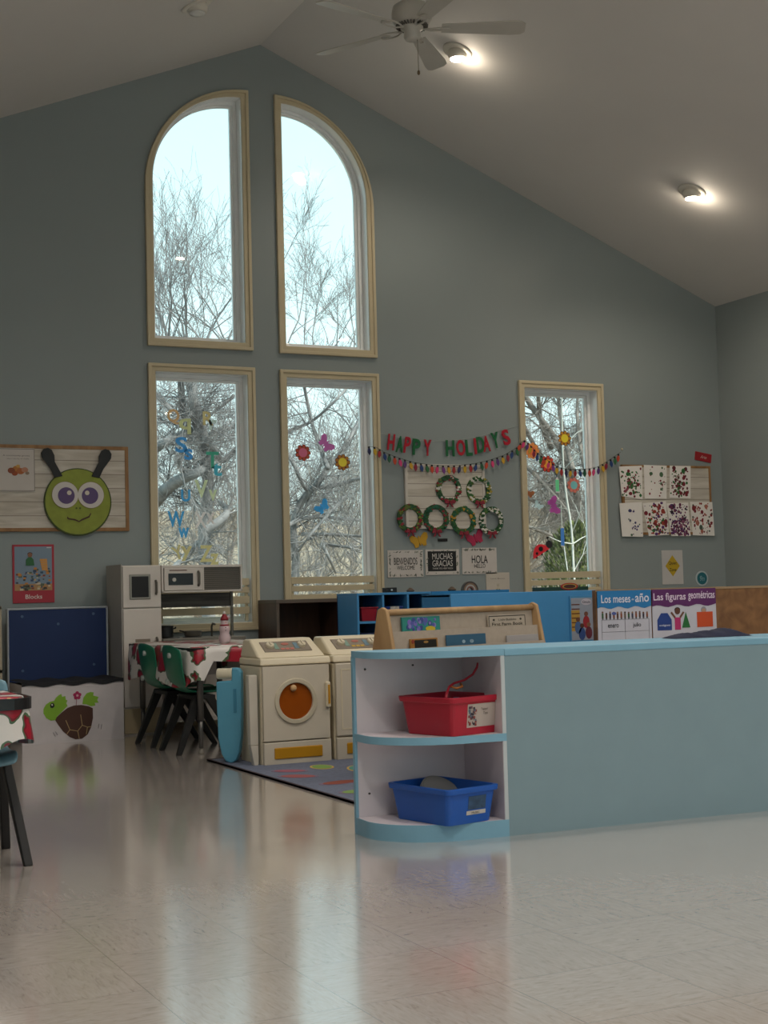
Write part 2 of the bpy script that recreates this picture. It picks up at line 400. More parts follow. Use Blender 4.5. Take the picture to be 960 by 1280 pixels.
# ------------------------------------------------------------------ wall decorations
YF = YW    # face of the wall
def wp(px, py, Y=YW): p = on(px, py, Y=Y); return p.x, p.z
PLANK = wood('b9b0a2', 'd6cfc4', (3, 3, 22), .6, (2, .085))

def jig(pts, m=1): return pts
def board(name, label, x0, x1, z0, z1, frame_m, fwid, rot=0):
    t = thing(name, label, 'bulletin board', ((x0+x1)/2, YW, (z0+z1)/2)); t.rotation_euler = (0, rot, 0)
    w, h = (x1-x0)/2, (z1-z0)/2
    MB().box(-w+fwid*.5, w-fwid*.5, -.018, 0, -h+fwid*.5, h-fwid*.5, PLANK).build('backing_paper', t)
    b = MB(); loop_prism(b, [(-w, -h), (w, -h), (w, h), (-w, h)], [(-w+fwid, -h+fwid), (w-fwid, -h+fwid), (w-fwid, h-fwid), (-w+fwid, h-fwid)], -.022, 0, frame_m)
    b.build('frame', t, bevel=.002)
    return t
OAK = wood('8a6238', 'a37a4c', (20, 20, 6), .5)
# left board (runs out of the picture on the left)
x1, z1 = wp(159, 559); _, z0 = wp(159, 664)
board('bulletin_board', 'oak-framed bulletin board behind the green bug face', .75, x1, z0, z1, OAK, .022)
# green bug face
cx, cz = wp(96, 628)
bug = thing('bug_face_cutout', 'round green bug face with big purple eyes and black antennae', 'wall decoration', (cx, YW-.024, cz))
GRN = mat('8c9836', .6, var=.1, scale=20); GRD = mat('3c4a16', .6)
b = MB(); b.disc(0, 0, .208, -.008, .003, GRD, 48); b.disc(0, .002, .2, -.010, .0, GRN, 48); b.build('face_disc', bug)
for sx, nm in ((-1, 'eye'), (1, 'eye')):
    e = MB(); e.disc(sx*.079, .043, .083, -.013, -.009, mat('8a7a4a', .6), 36); e.disc(sx*.079, .043, .080, -.0145, -.009, mat('d3cdc8', .6), 36)
    e.disc(sx*.073+.0*sx, .039, .051, -.016, -.010, mat('5d4a78', .6), 30); e.disc(sx*.055, .056, .014, -.0175, -.010, mat('d9cfc0', .6), 20)
    e.build(nm, bug)
b = MB()
for s in (-1, 1): b.disc(s*.011, -.038, .006, -.012, -.009, mat('4c5a1c', .6), 12)
b.prism([(-.065, -.088), (-.06, -.098), (-.02, -.104), (.004, -.116), (.02, -.104), (.065, -.085), (.075, -.068), (.08, -.07), (.068, -.095), (.022, -.114), (.004, -.124), (-.02, -.114), (-.064, -.106), (-.07, -.098)], -.012, -.009, mat('4a3020', .6)); b.build('mouth', bug)
for s in (-1, 1):
    pts = []
    for (x, z) in ((.105, .158), (.128, .175), (.165, .235), (.2, .285)): pts.append((x, z))
    path = [(.12, .165), (.15, .215), (.175, .26), (.19, .295)]
    b = MB()
    L_ = [(.094, .158), (.14, .245), (.142, .285), (.158, .318), (.182, .33), (.208, .322), (.222, .298), (.218, .27), (.2, .245), (.17, .205), (.142, .148)]
    P2 = [(s*x-(.01 if s > 0 else 0), z) for x, z in L_]
    if s > 0: P2 = P2[::-1]
    b.prism(P2, -.017, -.009, BLACK); b.build('antenna', bug, bevel=.002)
# sheet with a photo of shells, at the picture's left edge
x1, z1 = wp(42, 561); _, z0 = wp(42, 615)
sh = thing('photo_sheet', 'white sheet with small brown toy picture pinned left of bug face', 'poster', (x1-.13, YW-.024, (z0+z1)/2))
b = MB().box(-.13, .13, -.002, .002, -(z1-z0)/2, (z1-z0)/2, mat('c9c2bc', .7)); loop_prism(b, [(-.13, -.128), (.13, -.128), (.13, .128), (-.13, .128)], [(-.126, -.124), (.126, -.124), (.126, .124), (-.126, .124)], -.003, .001, mat('8d8880', .7)); b.build('sheet', sh)
b = MB(); b.text('A community grows', .02, .085, .16, .012, -.003, mat('5a5450', .7)); b.text('like a family of shells', .03, .066, .13, .009, -.003, mat('6a645c', .7)); b.build('caption', sh)
b = MB()
for x, z, r, c in ((-.03, -.005, .022, '8a4a30'), (.0, .005, .024, 'b87a3c'), (.025, -.008, .024, 'b0683c'), (.05, .0, .02, 'c08a70'), (-.01, -.022, .018, 'a0502c'), (.065, -.02, .012, '9a8470'), (.01, .022, .012, 'c89a50')):
    b.disc(x+.02, z, r, -.003-.0002*abs(x)*50, 0, mat(c, .7), 14, r*.8)
b.build('toy_picture', sh)

# red "Blocks" centre sign
(xa, za), (xb, zb) = wp(15, 681), wp(68, 753)
bs = thing('centre_sign', 'red sign reading Blocks with photo of a child building', 'sign', ((xa+xb)/2, YW-.004, (za+zb)/2))
w, h = (xb-xa)/2, (za-zb)/2
MB().box(-w, w, -.003, .004, -h, h, mat('ad1f33', .4)).build('card', bs, bevel=.001)
b = MB(); b.box(-w+.012, w-.014, -.0045, -.002, -h+.075, h-.012, mat('7f93a6', .5)); b.box(-w+.012, w-.014, -.0048, -.002, -h+.075, -h+.115, mat('b58a5c', .5))
r = random.Random(3)
for i in range(85):
    x = r.uniform(-w+.02, w-.024); z = -h+.08+r.random()**1.3*(.13); s_ = r.uniform(.004, .011)
    b.box(x-s_, x+s_, -.0052-i*2e-5, -.004, z-s_*.7, z+s_*.7, mat(r.choice(['c9863c', '3c4a6e', 'c4a36a', '8d3f2c', '34506a', 'd0bfa4', '5e6a52', '40342c']), .5))
b.prism([(-.045, .05), (.005, .05), (.0, .085), (-.012, .1), (-.03, .1), (-.045, .085)], -.0075, -.004, mat('2c6a3c', .5))
b.disc(-.021, .113, .014, -.0078, -.004, mat('8a5a40', .5), 16); b.disc(-.021, .12, .015, -.0076, -.004, mat('2a1c14', .5), 16, .01)
for z in range(5): b.box(.05-.003*z, .085-.001*z, -.0072, -.004, .02+z*.014, .033+z*.014, mat('d79a50', .5))
b.box(w-.045, w-.018, -.006, -.004, h-.022, h-.016, WHITE); b.build('photo', bs)
textpart('lettering', bs, [('Blocks', 0, -h+.038, .10, .026, -.0042)], mat('e8e0d8', .5), fat=.006)

# white-framed board behind the wreaths
(xa, za), (xb, zb) = wp(504, 580), wp(606, 661)
board('bulletin_board', 'white-framed plank bulletin board behind the wreaths', xa, xb, zb, za, mat('cfc8bf', .5), .02)
# wreaths
WG = ['2c5230', '234a2c', '3c6a34', '1f5a40', '5c6a2c']
def wreath(px, py, seed, accents, label):
    x, z = wp(px, py); t = thing('paper_wreath', label, 'wreath', (x, YW-.023, z), 0, 'paper plate wreaths')
    r = random.Random(seed); b = MB(); b.ring(0, 0, .098, .064, -.004, .003, mat(WG[seed % 3], .8), 36)
    for i in range(120):
        a = r.uniform(0, 2*PI); q = r.uniform(.066, .096); s_ = r.uniform(.008, .016)
        c = r.choice(WG+accents) if r.random() < .8 else r.choice(accents)
        k = r.uniform(0, PI); X, Z = q*math.cos(a), q*math.sin(a)
        b.prism([(X+s_*math.cos(k+j*PI/2), Z+s_*.7*math.sin(k+j*PI/2)) for j in range(4)], -.006-i*2.5e-5, -.002, mat(c, .8))
    b.build('wreath_ring', t)
    q = MB(); rd = mat('8c2436', .7)
    for s in (-1, 1):
        P = [(0, -.083), (s*.03, -.07), (s*.04, -.098), (s*.012, -.1)]; Q = [(0, -.09), (s*.012, -.09), (s*.03, -.128), (s*.014, -.122)]
        q.prism(P if s > 0 else P[::-1], -.016, -.007, rd); q.prism(Q if s > 0 else Q[::-1], -.015, -.008, rd)
    q.disc(0, -.088, .01, -.02, -.008, mat('7a1c2c', .7), 12); q.build('bow', t, bevel=.002)
wreath(559, 612, 1, ['8c2030', 'd8d4cc', '8c2030'], 'paper wreath at top left of the six, green with red and white pieces')
wreath(596.5, 613, 2, ['d8d4cc', 'c8c4bc', 'a09038'], 'paper wreath at top right of the six, speckled with white')
wreath(510.5, 648, 3, ['8c2030', '7a8a3c', '8c2030'], 'paper wreath at bottom left of the six, mostly olive and dark red')
wreath(543, 648.5, 4, ['1f6a50', '1f5a40', '8c2030'], 'paper wreath second from left in the bottom row, teal green with a red top')
wreath(577, 651, 5, ['1f6a50', 'c09030', '1f5a40'], 'paper wreath third in the bottom row, green with gold pieces')
wreath(612, 651, 6, ['d8d4cc', 'd8d4cc', 'e0dcd4'], 'paper wreath at bottom right of the six, with white snowflake pieces')

def lumpy(cx, cz, lobes, m, t0, t1, n=18):
    b = MB()
    for x, z, rx, rz in lobes: b.disc(cx+x, cz+z, rx, t0, t1, m, n, rz)
    return b
def butterfly(px, py, col, rot, label, Y=YW-.006, s=1):
    x, z = wp(px, py); b = MB(); m = mat(col, .6) if Y < YW else bright(col)
    for sx in (-1, 1):
        P = [(sx*.004, -.008), (sx*.02, -.042), (sx*.045, -.04), (sx*.048, -.012), (sx*.068, .01), (sx*.07, .04), (sx*.048, .05), (sx*.02, .03), (sx*.004, .012)]
        P = [(a*s, c*s) for a, c in P]
        b.prism(P if sx > 0 else P[::-1], -.004, .0, m)
    b.disc(0, 0, .008*s, -.006, 0, m, 12, .035*s)
    o = b.build('butterfly_cutout', None, (x, Y, z), (0, rot, 0)); tag(o, label, 'butterfly cutout'); return o
butterfly(524, 676, 'c99a24', -.25, 'yellow butterfly cutout on the wall under the left wreath', YW-.004)
butterfly(594, 673, 'b02850', -.4, 'magenta butterfly cutout on the wall under the right wreath', YW-.004)
x, z = wp(553, 675); tag(MB().box(-.037, .037, -.006, 0, -.01, .01, BLACK).build('black_tape_strip', None, (x, YW, z)), 'small black strip stuck on the wall between the two butterflies', 'tape')

# letter garland HAPPY HOLIDAYS
LET = [('H', 487.6, 553, 3, 'r'), ('A', 498, 555.5, 4, 'g'), ('P', 507.5, 556.5, 6, 'r'), ('P', 519.5, 559, 4, 'g'), ('Y', 533, 560, 2, 'r'),
       ('H', 561.5, 560.5, 0, 'g'), ('O', 574.5, 560, -3, 'r'), ('L', 585, 560, -4, 'g'), ('I', 592.5, 558, -4, 'r'), ('D', 599.5, 556, -7, 'g'), ('A', 606.5, 555, -6, 'r'), ('Y', 618, 550.5, -12, 'g'), ('S', 631, 547, -16, 'r')]
x0_, z0_ = wp(560, 545)
lg = thing('letter_garland', 'red and green felt letter garland spelling HAPPY HOLIDAYS', 'garland', (x0_, YW-.012, z0_))
RED_, GREEN_ = mat('b0162e', .8, var=.08, scale=40), mat('14663a', .8, var=.08, scale=40)
for ch, px, py, rt, c in LET:
    x, z = wp(px, py); b = MB()
    wd = {'I': .018, 'H': .068, 'O': .068, 'L': .05}.get(ch, .06)
    if px < 515: wd *= .9
    b.M = Matrix.Rotation(math.radians(rt), 4, 'Y')
    sh_ = .15 if px < 510 else 0
    b.text(ch, 0, 0, wd, .112, -.006, RED_ if c == 'r' else GREEN_, fat=.028, shear=sh_)
    b.text(ch, 0, 0, wd, .112, -.001, RED_ if c == 'r' else GREEN_, fat=.028, shear=sh_)
    b.build('letter', lg, (x-x0_, -.002 if c == 'r' else .001, z-z0_))
pts = []
for px, py in ((466, 540), (483, 543), (508, 549), (533, 552), (562, 551), (592, 547), (620, 540), (640, 534), (650, 531)):
    x, z = wp(px, py); pts.append((x-x0_, .004, z-z0_))
MB().tube(pts, .0012, mat('a8b0ac', .7), 5).build('string', lg)

# paper bulb garland: two swags pinned at the right window
BC = ['2a2c58', 'c9a227', 'a52a2c', '22407a', '1f5a3c', 'c9482c', 'd63c78', '5a3a7a', 'cda028', '8c1f3c', '22407a', '2c6a3c', 'c9482c', 'd63c78', '7a3a8a', 'cda028', 'a52a2c']
kn1 = [(461, 560), (470, 561), (480, 567), (492, 572), (504, 576), (518, 580), (535, 582.5), (555, 584), (575, 583.5), (595, 581), (612, 577), (630, 571), (645, 562), (650, 558)]
kn2 = [(650, 556), (656, 552), (664, 560), (672, 569), (684, 577), (698, 586), (710, 588.5), (722, 588.5), (735, 588), (746, 586), (757, 580), (766, 574), (776, 567)]
def along(kn, step):
    out = []; d = 0
    for (a, b_) in zip(kn, kn[1:]):
        L_ = math.hypot(b_[0]-a[0], b_[1]-a[1])
        while d <= L_: out.append((a[0]+(b_[0]-a[0])*d/L_, a[1]+(b_[1]-a[1])*d/L_)); d += step
        d -= L_
    return out
for kn, lab, sd in ((kn1, 'paper Christmas bulb garland sagging under the HAPPY HOLIDAYS letters', 0), (kn2, 'paper Christmas bulb garland swagged across the right window', 5)):
    xo, zo = wp(*kn[len(kn)//2]); yy = YW-.035
    g = thing('bulb_garland', lab, 'garland', (xo, yy, zo))
    P = [wp(a, b_-2, yy) for a, b_ in kn]; MB().tube([(a-xo, 0, c-zo) for a, c in P], .0014, mat('20302a', .7), 5).build('string', g)
    for i, (a, b_) in enumerate(along(kn, 6.9 if sd == 0 else 5.9)):
        x, z = wp(a, b_, yy); c = BC[(i*1+sd) % len(BC)]; q = MB(); tl = RND.uniform(-.25, .25)
        w_ = .013; P_ = [(0, -.05), (w_*.8, -.034), (w_, -.022), (w_*.7, -.008), (w_*.4, 0), (-w_*.4, 0), (-w_*.7, -.008), (-w_, -.022), (-w_*.8, -.034)]
        q.prism(P_[::-1], -.003, .001, mat(c, .6)); q.box(-.006, .006, -.004, .002, -.002, .01, BLACK)
        q.build('paper_bulb', g, (x-xo, -.002-.0012*(i % 3), z-zo), (0, tl+(.35 if sd and i < 9 else 0), 0))

# three Spanish greeting signs
def greet(x0p, y0p, x1p, y1p, lines, dark, label):
    (xa, za), (xb, zb) = wp(x0p, y0p), wp(x1p, y1p); w, h = (xb-xa)/2, (za-zb)/2
    t = thing('greeting_sign', label, 'sign', ((xa+xb)/2, YW-.003, (za+zb)/2))
    b = MB(); b.box(-w, w, -.002, .003, -h, h, mat('cfc8c2', .7)); r = random.Random(int(x0p))
    if dark: b.box(-w*.86, w*.82, -.0028, 0, -h*.72, h*.86, mat('16181a', .6))
    for i in range(26 if dark else 60):    # printed leaves along the borders
        e = r.randint(0, 3); a = r.uniform(-1, 1)
        if lines[0] == 'HOLA': e = r.choice((0, 1))
        X, Z = ((a*w*.93, h*.86), (a*w*.93, -h*.86), (-w*.88, a*h*.9), (w*.88, a*h*.9))[e]; s_ = r.uniform(.004, .009); k = r.uniform(0, PI)
        P = [(X+s_*1.5*math.cos(k), Z+s_*1.5*math.sin(k)), (X+s_*.5*math.cos(k+PI/2), Z+s_*.5*math.sin(k+PI/2)), (X-s_*1.5*math.cos(k), Z-s_*1.5*math.sin(k)), (X-s_*.5*math.cos(k+PI/2), Z-s_*.5*math.sin(k+PI/2))]
        b.prism(P, -.0034-i*1e-5, 0, mat(r.choice(['5c6658', '7d8478', '454c44', '9a9c90']), .7))
    b.build('card', t)
    tm = mat('d8d2cc', .6) if dark else mat('1e1e1e', .6); b = MB()
    for s_, z, ww, hh in lines[1]: b.text(s_, 0, z*h, ww*w*2, hh*h*2, -.0042, tm, fat=0)
    b.build('lettering', t)
greet(484, 688, 529, 721, ('B', [('BIENVENIDOS', .18, .66, .26), ('WELCOME', -.3, .5, .15)]), 0, 'cream leafy sign reading BIENVENIDOS WELCOME')
greet(531, 687, 574, 718, ('M', [('MUCHAS', .45, .6, .24), ('GRACIAS', -.1, .6, .24), ('THANK YOU VERY MUCH', -.5, .6, .07)]), 1, 'black sign reading MUCHAS GRACIAS between two cream signs')
greet(577, 685, 621, 717, ('HOLA', [('HOLA', .12, .46, .3), ('HELLO', -.38, .32, .15)]), 0, 'cream sign reading HOLA HELLO')
(xa, za), (xb, zb) = wp(607, 716), wp(637, 746)
t = thing('bunny_sheet', 'cream paper with small bunny drawing under the HOLA sign', 'poster', ((xa+xb)/2, YW-.003, (za+zb)/2)); w, h = (xb-xa)/2, (za-zb)/2
MB().box(-w, w, -.002, .003, -h, h, mat('c8c0b4', .7)).build('sheet', t)
b = MB(); b.text('Love Bunny', 0, h*.5, w*1.2, .01, -.003, mat('3c3a34', .7)); b.build('lettering', t)
b = MB(); m = mat('5c6a3c', .7); b.disc(0, -h*.55, .026, -.003, 0, m, 20, .02); b.disc(0, -h*.25, .011, -.0035, 0, mat('c4bca8', .7), 14)
for s in (-1, 1): b.disc(s*.005, -h*.02, .003, -.0035, 0, mat('b4ac98', .7), 10, .012)
b.build('bunny_drawing', t)

# right board, paintings
(xa, za), (xb, zb) = wp(775, 581), wp(889, 668)
board('bulletin_board', 'oak-framed bulletin board under the seven splatter paintings', xa, xb, zb, za, OAK, .018)
def painting(q, seed, cols, n, cl, label):
    P = [wp(*p, Y=YW-.03) for p in q]; x0 = sum(p[0] for p in P)/4; z0 = sum(p[1] for p in P)/4
    r = random.Random(seed); Q = [(a-x0, c-z0) for a, c in P]
    b = MB(); b.prism([Q[3], Q[2], Q[1], Q[0]], -.001, .003, PAPER)
    def uv(u, v):
        a = Vector(Q[0]).lerp(Vector(Q[1]), u); c = Vector(Q[3]).lerp(Vector(Q[2]), u); return a.lerp(c, v)
    for i in range(n):
        if r.random() < .55: u, v = min(.95, max(.05, r.gauss(cl[0], cl[2]))), min(.95, max(.05, r.gauss(cl[1], cl[2])))
        else: u, v = r.uniform(.06, .94), r.uniform(.05, .95)
        p = uv(u, v); s_ = r.uniform(.003, .009)*(2 if r.random() < .2 else 1)
        b.disc(p.x, p.y, s_, -.0018-i*6e-6, 0, mat(r.choice(cols), .6), 7, s_*r.uniform(.7, 1.4))
    o = b.build('splatter_painting', None, (x0, YW-.0225, z0)); tag(o, label, 'painting', 'splatter paintings on the right board')
RW, GW, PW = '7a1c2a', '2c6a34', '5a2a6a'
painting([(774.5, 583), (803, 582), (804, 624), (778, 620)], 1, [GW, GW, RW, '8a3a4a'], 110, (.5, .55, .2), 'green and red splatter painting at the top left of the board')
painting([(805.5, 581), (834, 582), (834, 623.5), (807, 623)], 2, [RW, '8a3a3a', '4a6a4a'], 30, (.8, .55, .1), 'nearly blank painting with a few red dots in the top row')
painting([(838, 582), (864, 582.5), (864, 623), (838, 622)], 3, [RW, RW, GW, '5c1a22'], 130, (.4, .6, .17), 'painting with a dense dark red blot, third in the top row')
painting([(775, 629), (803, 627.5), (804.5, 671), (778.5, 670.5)], 4, ['3c3a6a', '5a4a7a', '4a6a4a'], 22, (.6, .7, .15), 'mostly white painting with few blue dots in the bottom row, leftmost')
painting([(804, 629), (833, 626), (837, 668.5), (812, 670)], 5, [RW, PW, GW, 'a03a2a'], 130, (.5, .55, .25), 'red, purple and green splatter painting, curled, second in the bottom row')
painting([(834, 629), (861, 628), (864, 670), (840, 670)], 6, [PW, '6a2a4a', '2c1a2c', '8a4a6a'], 190, (.55, .75, .22), 'dark plum splatter painting, third in the bottom row')
painting([(863.5, 627), (891, 627.5), (894, 669.5), (867, 669)], 7, ['8a2a2a', 'b06a5a', '4a5a4a', RW], 80, (.5, .6, .22), 'thin pinkish red splatter painting at the bottom right of the board')
x, z = wp(878.5, 571.5); t = thing('name_card', 'tilted red card with cursive Arte above the right board', 'sign', (x, YW-.004, z)); t.rotation_euler = (0, math.radians(9), 0)
MB().box(-.077, .077, -.003, .004, -.033, .033, mat('9e1c26', .5)).build('card', t, bevel=.003)
textpart('lettering', t, [('Arte', 0, 0, .06, .024, -.0042)], mat('d8c8c0', .6), shear=.4)
(xa, za), (xb, zb) = wp(826.5, 688), wp(854, 730); t = thing('quiet_zone_sign', 'white paper with yellow diamond reading Quiet Zone', 'sign', ((xa+xb)/2, YW-.003, (za+zb)/2)); w, h = (xb-xa)/2, (za-zb)/2
b = MB(); b.box(-w, w, -.002, .003, -h, h, mat('c5c2c0', .7)); b.prism([(0, -.068), (.066, .01), (0, .09), (-.066, .01)], -.003, 0, mat('c0a020', .6)); b.build('sheet', t)
textpart('lettering', t, [('Quiet', 0, .03, .075, .028, -.0042), ('Zone', 0, -.018, .062, .024, -.0042)], mat('3a3018', .6), fat=.01)
x, z = wp(877, 723); t = thing('round_badge', 'round teal badge with white rim on the wall above the particleboard divider', 'sign', (x, YW-.003, z))
b = MB(); b.disc(0, 0, .057, -.003, .003, mat('b8c4c8', .6), 30); b.disc(0, 0, .046, -.0036, 0, mat('1f6a76', .6), 30); b.build('badge', t)
textpart('lettering', t, [('9n', 0, 0, .042, .04, -.0042)], mat('8fb4bc', .6), shear=.2)
x, z = wp(777, 561.5); tag(MB().lathe([(.006, 0), (.009, .004), (.003, .012)], mat('d8ccb0', .5), n=10).build('push_pin', None, (x, YW, z), (PI/2, 0, 0)), 'push pin holding the right end of the bulb garland', 'push pin')

# ------------------------------------------------------------------ window stickers
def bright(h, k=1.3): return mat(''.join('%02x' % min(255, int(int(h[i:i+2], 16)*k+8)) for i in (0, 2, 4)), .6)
YG = YW+.116
def glasspt(px, py): p = on(px, py, Y=YG); return p.x, p.z
def foam(ch, px, py, s, col, rot, label):
    x, z = glasspt(px, py); b = MB(); m = bright(col, 1.1)
    hh = s; w = s*.8
    if ch in 'WwM': w = s*1.1
    b.text(ch, 0, 0, w, hh, -.003, m, fat=.028)
    tag(b.build('foam_letter', None, (x, YG, z), (0, math.radians(rot), 0)), label, 'foam letter', 'foam alphabet letters on the window')
F = [('Q', 216.5, 521, .085, 'c9a878', 0, 'tan foam capital Q at the top of the letter window'), ('q', 231, 533, .085, 'c4cf98', 0, 'pale green foam lowercase q'),
     ('R', 260, 523, .075, 'c9c088', 0, 'pale yellow foam capital R'), ('r', 266, 531, .055, 'c4ecdc', 0, 'pale mint foam lowercase r'),
     ('S', 226.5, 556, .085, '3c92d8', 0, 'blue foam capital S'), ('s', 235.5, 568, .06, '3c92d8', 0, 'blue foam lowercase s'),
     ('T', 265.5, 575, .09, '3fa88c', 0, 'teal green foam capital T'), ('t', 271, 587, .07, '48b4cf', 0, 'cyan foam lowercase t'),
     ('U', 232, 619.5, .065, '3ca0e0', 0, 'blue foam letter u alone below the middle of the window'),
     ('V', 251.5, 611, .095, 'cce4b8', 0, 'pale green foam capital V'), ('v', 266, 619, .06, 'cce4b8', 0, 'pale green foam lowercase v'),
     ('W', 220, 649, .085, '3ca0e0', 0, 'blue foam capital W'), ('w', 229.5, 666, .055, '3ca0e0', 0, 'blue foam lowercase w'),
     ('X', 250.5, 650, .085, 'f4f4ff', 0, 'white foam capital X'), ('x', 263, 648, .06, 'f4f4ff', 0, 'white foam lowercase x'),
     ('Y', 222, 691, .075, 'cfc890', -18, 'pale yellow foam capital Y at the window foot'), ('y', 233, 692, .08, 'cfc890', 0, 'pale yellow foam lowercase y at the window foot'),
     ('Z', 257.5, 692, .09, 'd4d094', 0, 'pale yellow foam capital Z at the window foot'), ('z', 268, 699, .06, 'd4d094', 0, 'pale yellow foam lowercase z at the window foot')]
for a in F: foam(*a[:3], a[3]*1.2, *a[4:])
def flower(px, py, pet, cen, s, label, edge='4a2418'):
    x, z = glasspt(px, py); b = MB()
    for i in range(9):
        a = 2*PI*i/9; b.disc(s*.72*math.cos(a), s*.72*math.sin(a), s*.26, -.003, 0, bright(edge), 12)
        b.disc(s*.74*math.cos(a), s*.74*math.sin(a), s*.19, -.0036, 0, bright(pet), 12)
    b.disc(0, 0, s*.62, -.004, 0, bright(pet), 24); b.disc(0, 0, s*.52, -.0048, 0, bright(cen), 24)
    tag(b.build('flower_sticker', None, (x, YG, z)), label, 'window sticker', 'flower stickers on the windows')
flower(378.5, 566, '8c3a28', 'a0506a', .058, 'brown flower sticker with pink centre in the middle window')
flower(428, 578, '8a5a20', 'cdb030', .058, 'brown flower sticker with yellow centre in the middle window')
flower(705.5, 548, '9a6a20', 'd2ae28', .058, 'yellow-centred flower sticker high in the right window')
flower(665, 563.5, 'c8763c', 'b85a30', .062, 'orange flower sticker behind the bulb garland, upper left', 'b8763c')
flower(684, 580, 'a83428', 'c9882c', .064, 'red and gold flower sticker behind the bulb garland, lower')
flower(717, 606.5, 'b06458', '62a0a4', .058, 'pink flower sticker with teal centre in the right window', 'a05040')
def bfly(px, py, col, rot, label, s=1): butterfly(px, py, col, rot, label, YG, s).location = (*[glasspt(px, py)[0]], YG, glasspt(px, py)[1])
bfly(407, 555, '96508c', .9, 'mauve butterfly sticker in the middle window', .9)
bfly(403, 634, '2c84c0', -.7, 'blue butterfly sticker low in the middle window', .8)
bfly(691.5, 632, '96408a', 1.3, 'purple butterfly sticker in the right window above the pencil', .95)
bfly(661, 617, '8a5230', .3, 'brown butterfly sticker at the left edge of the right window', .6)
bfly(673, 632, '9fb8c8', .6, 'pale blue butterfly sticker in the right window', .55)
for px, py, col, h_, lab in ((696.5, 606, '5cd888', .115, 'green pencil sticker in the right window'), (703, 670, '3c74c0', .155, 'blue pencil sticker in the right window over the shrub')):
    x, z = glasspt(px, py); b = MB(); q = h_/2
    b.box(-.014, .014, -.003, 0, -q, q-.02, bright(col)); b.prism([(-.014, q-.02), (.014, q-.02), (0, q)], -.003, 0, bright('c8e8d0')); b.box(-.014, .014, -.0036, 0, -q, -q+.008, bright('d0d8d0'))
    tag(b.build('pencil_sticker', None, (x, YG, z), (0, 0, 0)), lab, 'window sticker')
x, z = glasspt(676, 687); t = thing('ladybug_cutout', 'red ladybug cutout in the lower left of the right window', 'ladybug cutout', (x, YG, z)); t.rotation_euler = (0, math.radians(-28), 0)
b = MB(); P = [(-.085+.15*i/12, .0+.062*math.sin(PI*(i/12))**.7) for i in range(13)]; P = [(p[0], p[1]-.02) for p in P]; b.prism([(-.085, -.03), (.065, -.03)]+P[::-1], -.004, 0, bright('b4202c')); b.build('body', t)
b = MB(); b.disc(.0, .005, .018, -.006, 0, BLACK, 16); b.disc(-.045, -.008, .01, -.006, 0, BLACK, 14); b.build('spots', t)
b = MB(); b.disc(.08, .0, .028, -.005, 0, bright('1a1a1e'), 20); b.tube([(.085, -.003, .02), (.09, -.003, .045)], .003, BLACK, 5); b.disc(.092, .048, .009, -.004, 0, BLACK, 10); b.build('head', t)
b = MB()
for x in (-.06, -.01, .04): b.disc(x, -.034, .008, -.004, 0, BLACK, 10)
b.build('feet', t)

# ------------------------------------------------------------------ toy kitchen
KX, KY = 2.273, 8.35
kt = thing('toy_kitchen', 'beige toy kitchen with fridge column and microwave under the letter window', 'toy kitchen', (KX, KY, 0))
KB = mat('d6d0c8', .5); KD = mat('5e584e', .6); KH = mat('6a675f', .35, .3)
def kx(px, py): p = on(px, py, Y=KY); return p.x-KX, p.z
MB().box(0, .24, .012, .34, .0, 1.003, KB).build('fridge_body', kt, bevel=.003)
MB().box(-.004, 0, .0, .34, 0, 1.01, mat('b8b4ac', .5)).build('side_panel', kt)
d1 = MB().box(.004, .236, -.006, .012, .752, .997, KB).build('freezer_door', kt, bevel=.003)
(xa, za), (xb, zb) = kx(161, 718), kx(188, 749)
MB().box(xa, xb, -.012, -.004, zb, za, mat('8e8980', .3, .4)).build('window_frame', d1, bevel=.008, seg=3)
MB().box(xa+.012, xb-.012, -.0135, -.004, zb+.012, za-.012, BLACK).build('dark_pane', d1, bevel=.004)
MB().tube([(.205, -.008, .83), (.205, -.022, .84), (.205, -.022, .90), (.205, -.008, .91)], .0075, KH, 8).build('handle', d1)
d2 = MB().box(.004, .236, -.006, .012, .165, .745, KB).build('fridge_door', kt, bevel=.003)
b = MB(); b.box(.075, .165, -.008, -.004, .52, .565, mat('8a7f70', .6)); b.build('water_dispenser', d2)
MB().tube([(.205, -.008, .47), (.205, -.022, .48), (.205, -.022, .56), (.205, -.008, .57)], .0075, KH, 8).build('handle', d2)
MB().box(.004, .236, .006, .012, .01, .155, mat('b8a887', .5)).build('kick_panel', kt)
# upper hutch
b = MB(); W2 = .755
b.box(.243, W2, 0, .2, .985, 1.0, KB).box(.243, W2, 0, .2, .835, .847, KB).box(.243, .255, 0, .2, .835, .99, KB).box(W2-.01, W2, 0, .2, .835, .99, KB).box(.50, .51, 0, .2, .84, .99, KB).box(.243, W2, .19, .2, .835, .99, KB)
b.build('hutch', kt, bevel=.002)
mw = MB().box(.258, .498, -.006, .18, .848, .984, KB).build('microwave_door', kt, bevel=.003)
(xa, za), (xb, zb) = kx(210, 717), kx(241, 731)
MB().box(xa, xb, -.0085, -.004, zb, za, mat('15181c', .25)).build('dark_pane', mw)
q = MB(); q.disc(xa+.035, (za+zb)/2-.002, .012, -.012, -.006, mat('c8c4bc', .4), 16); q.build('knob', mw)
MB().tube([(.472, -.006, .875), (.472, -.02, .885), (.472, -.02, .95), (.472, -.006, .96)], .008, KH, 8).build('handle', mw)
MB().box(.29, .40, -.007, -.004, .966, .972, mat('6a4a40', .6)).build('badge', mw)
b = MB()
for i in range(11): b.box(.512, W2-.011, .012, .02, .852+i*.0122, .852+i*.0122+.0085, mat('6e6a62', .6))
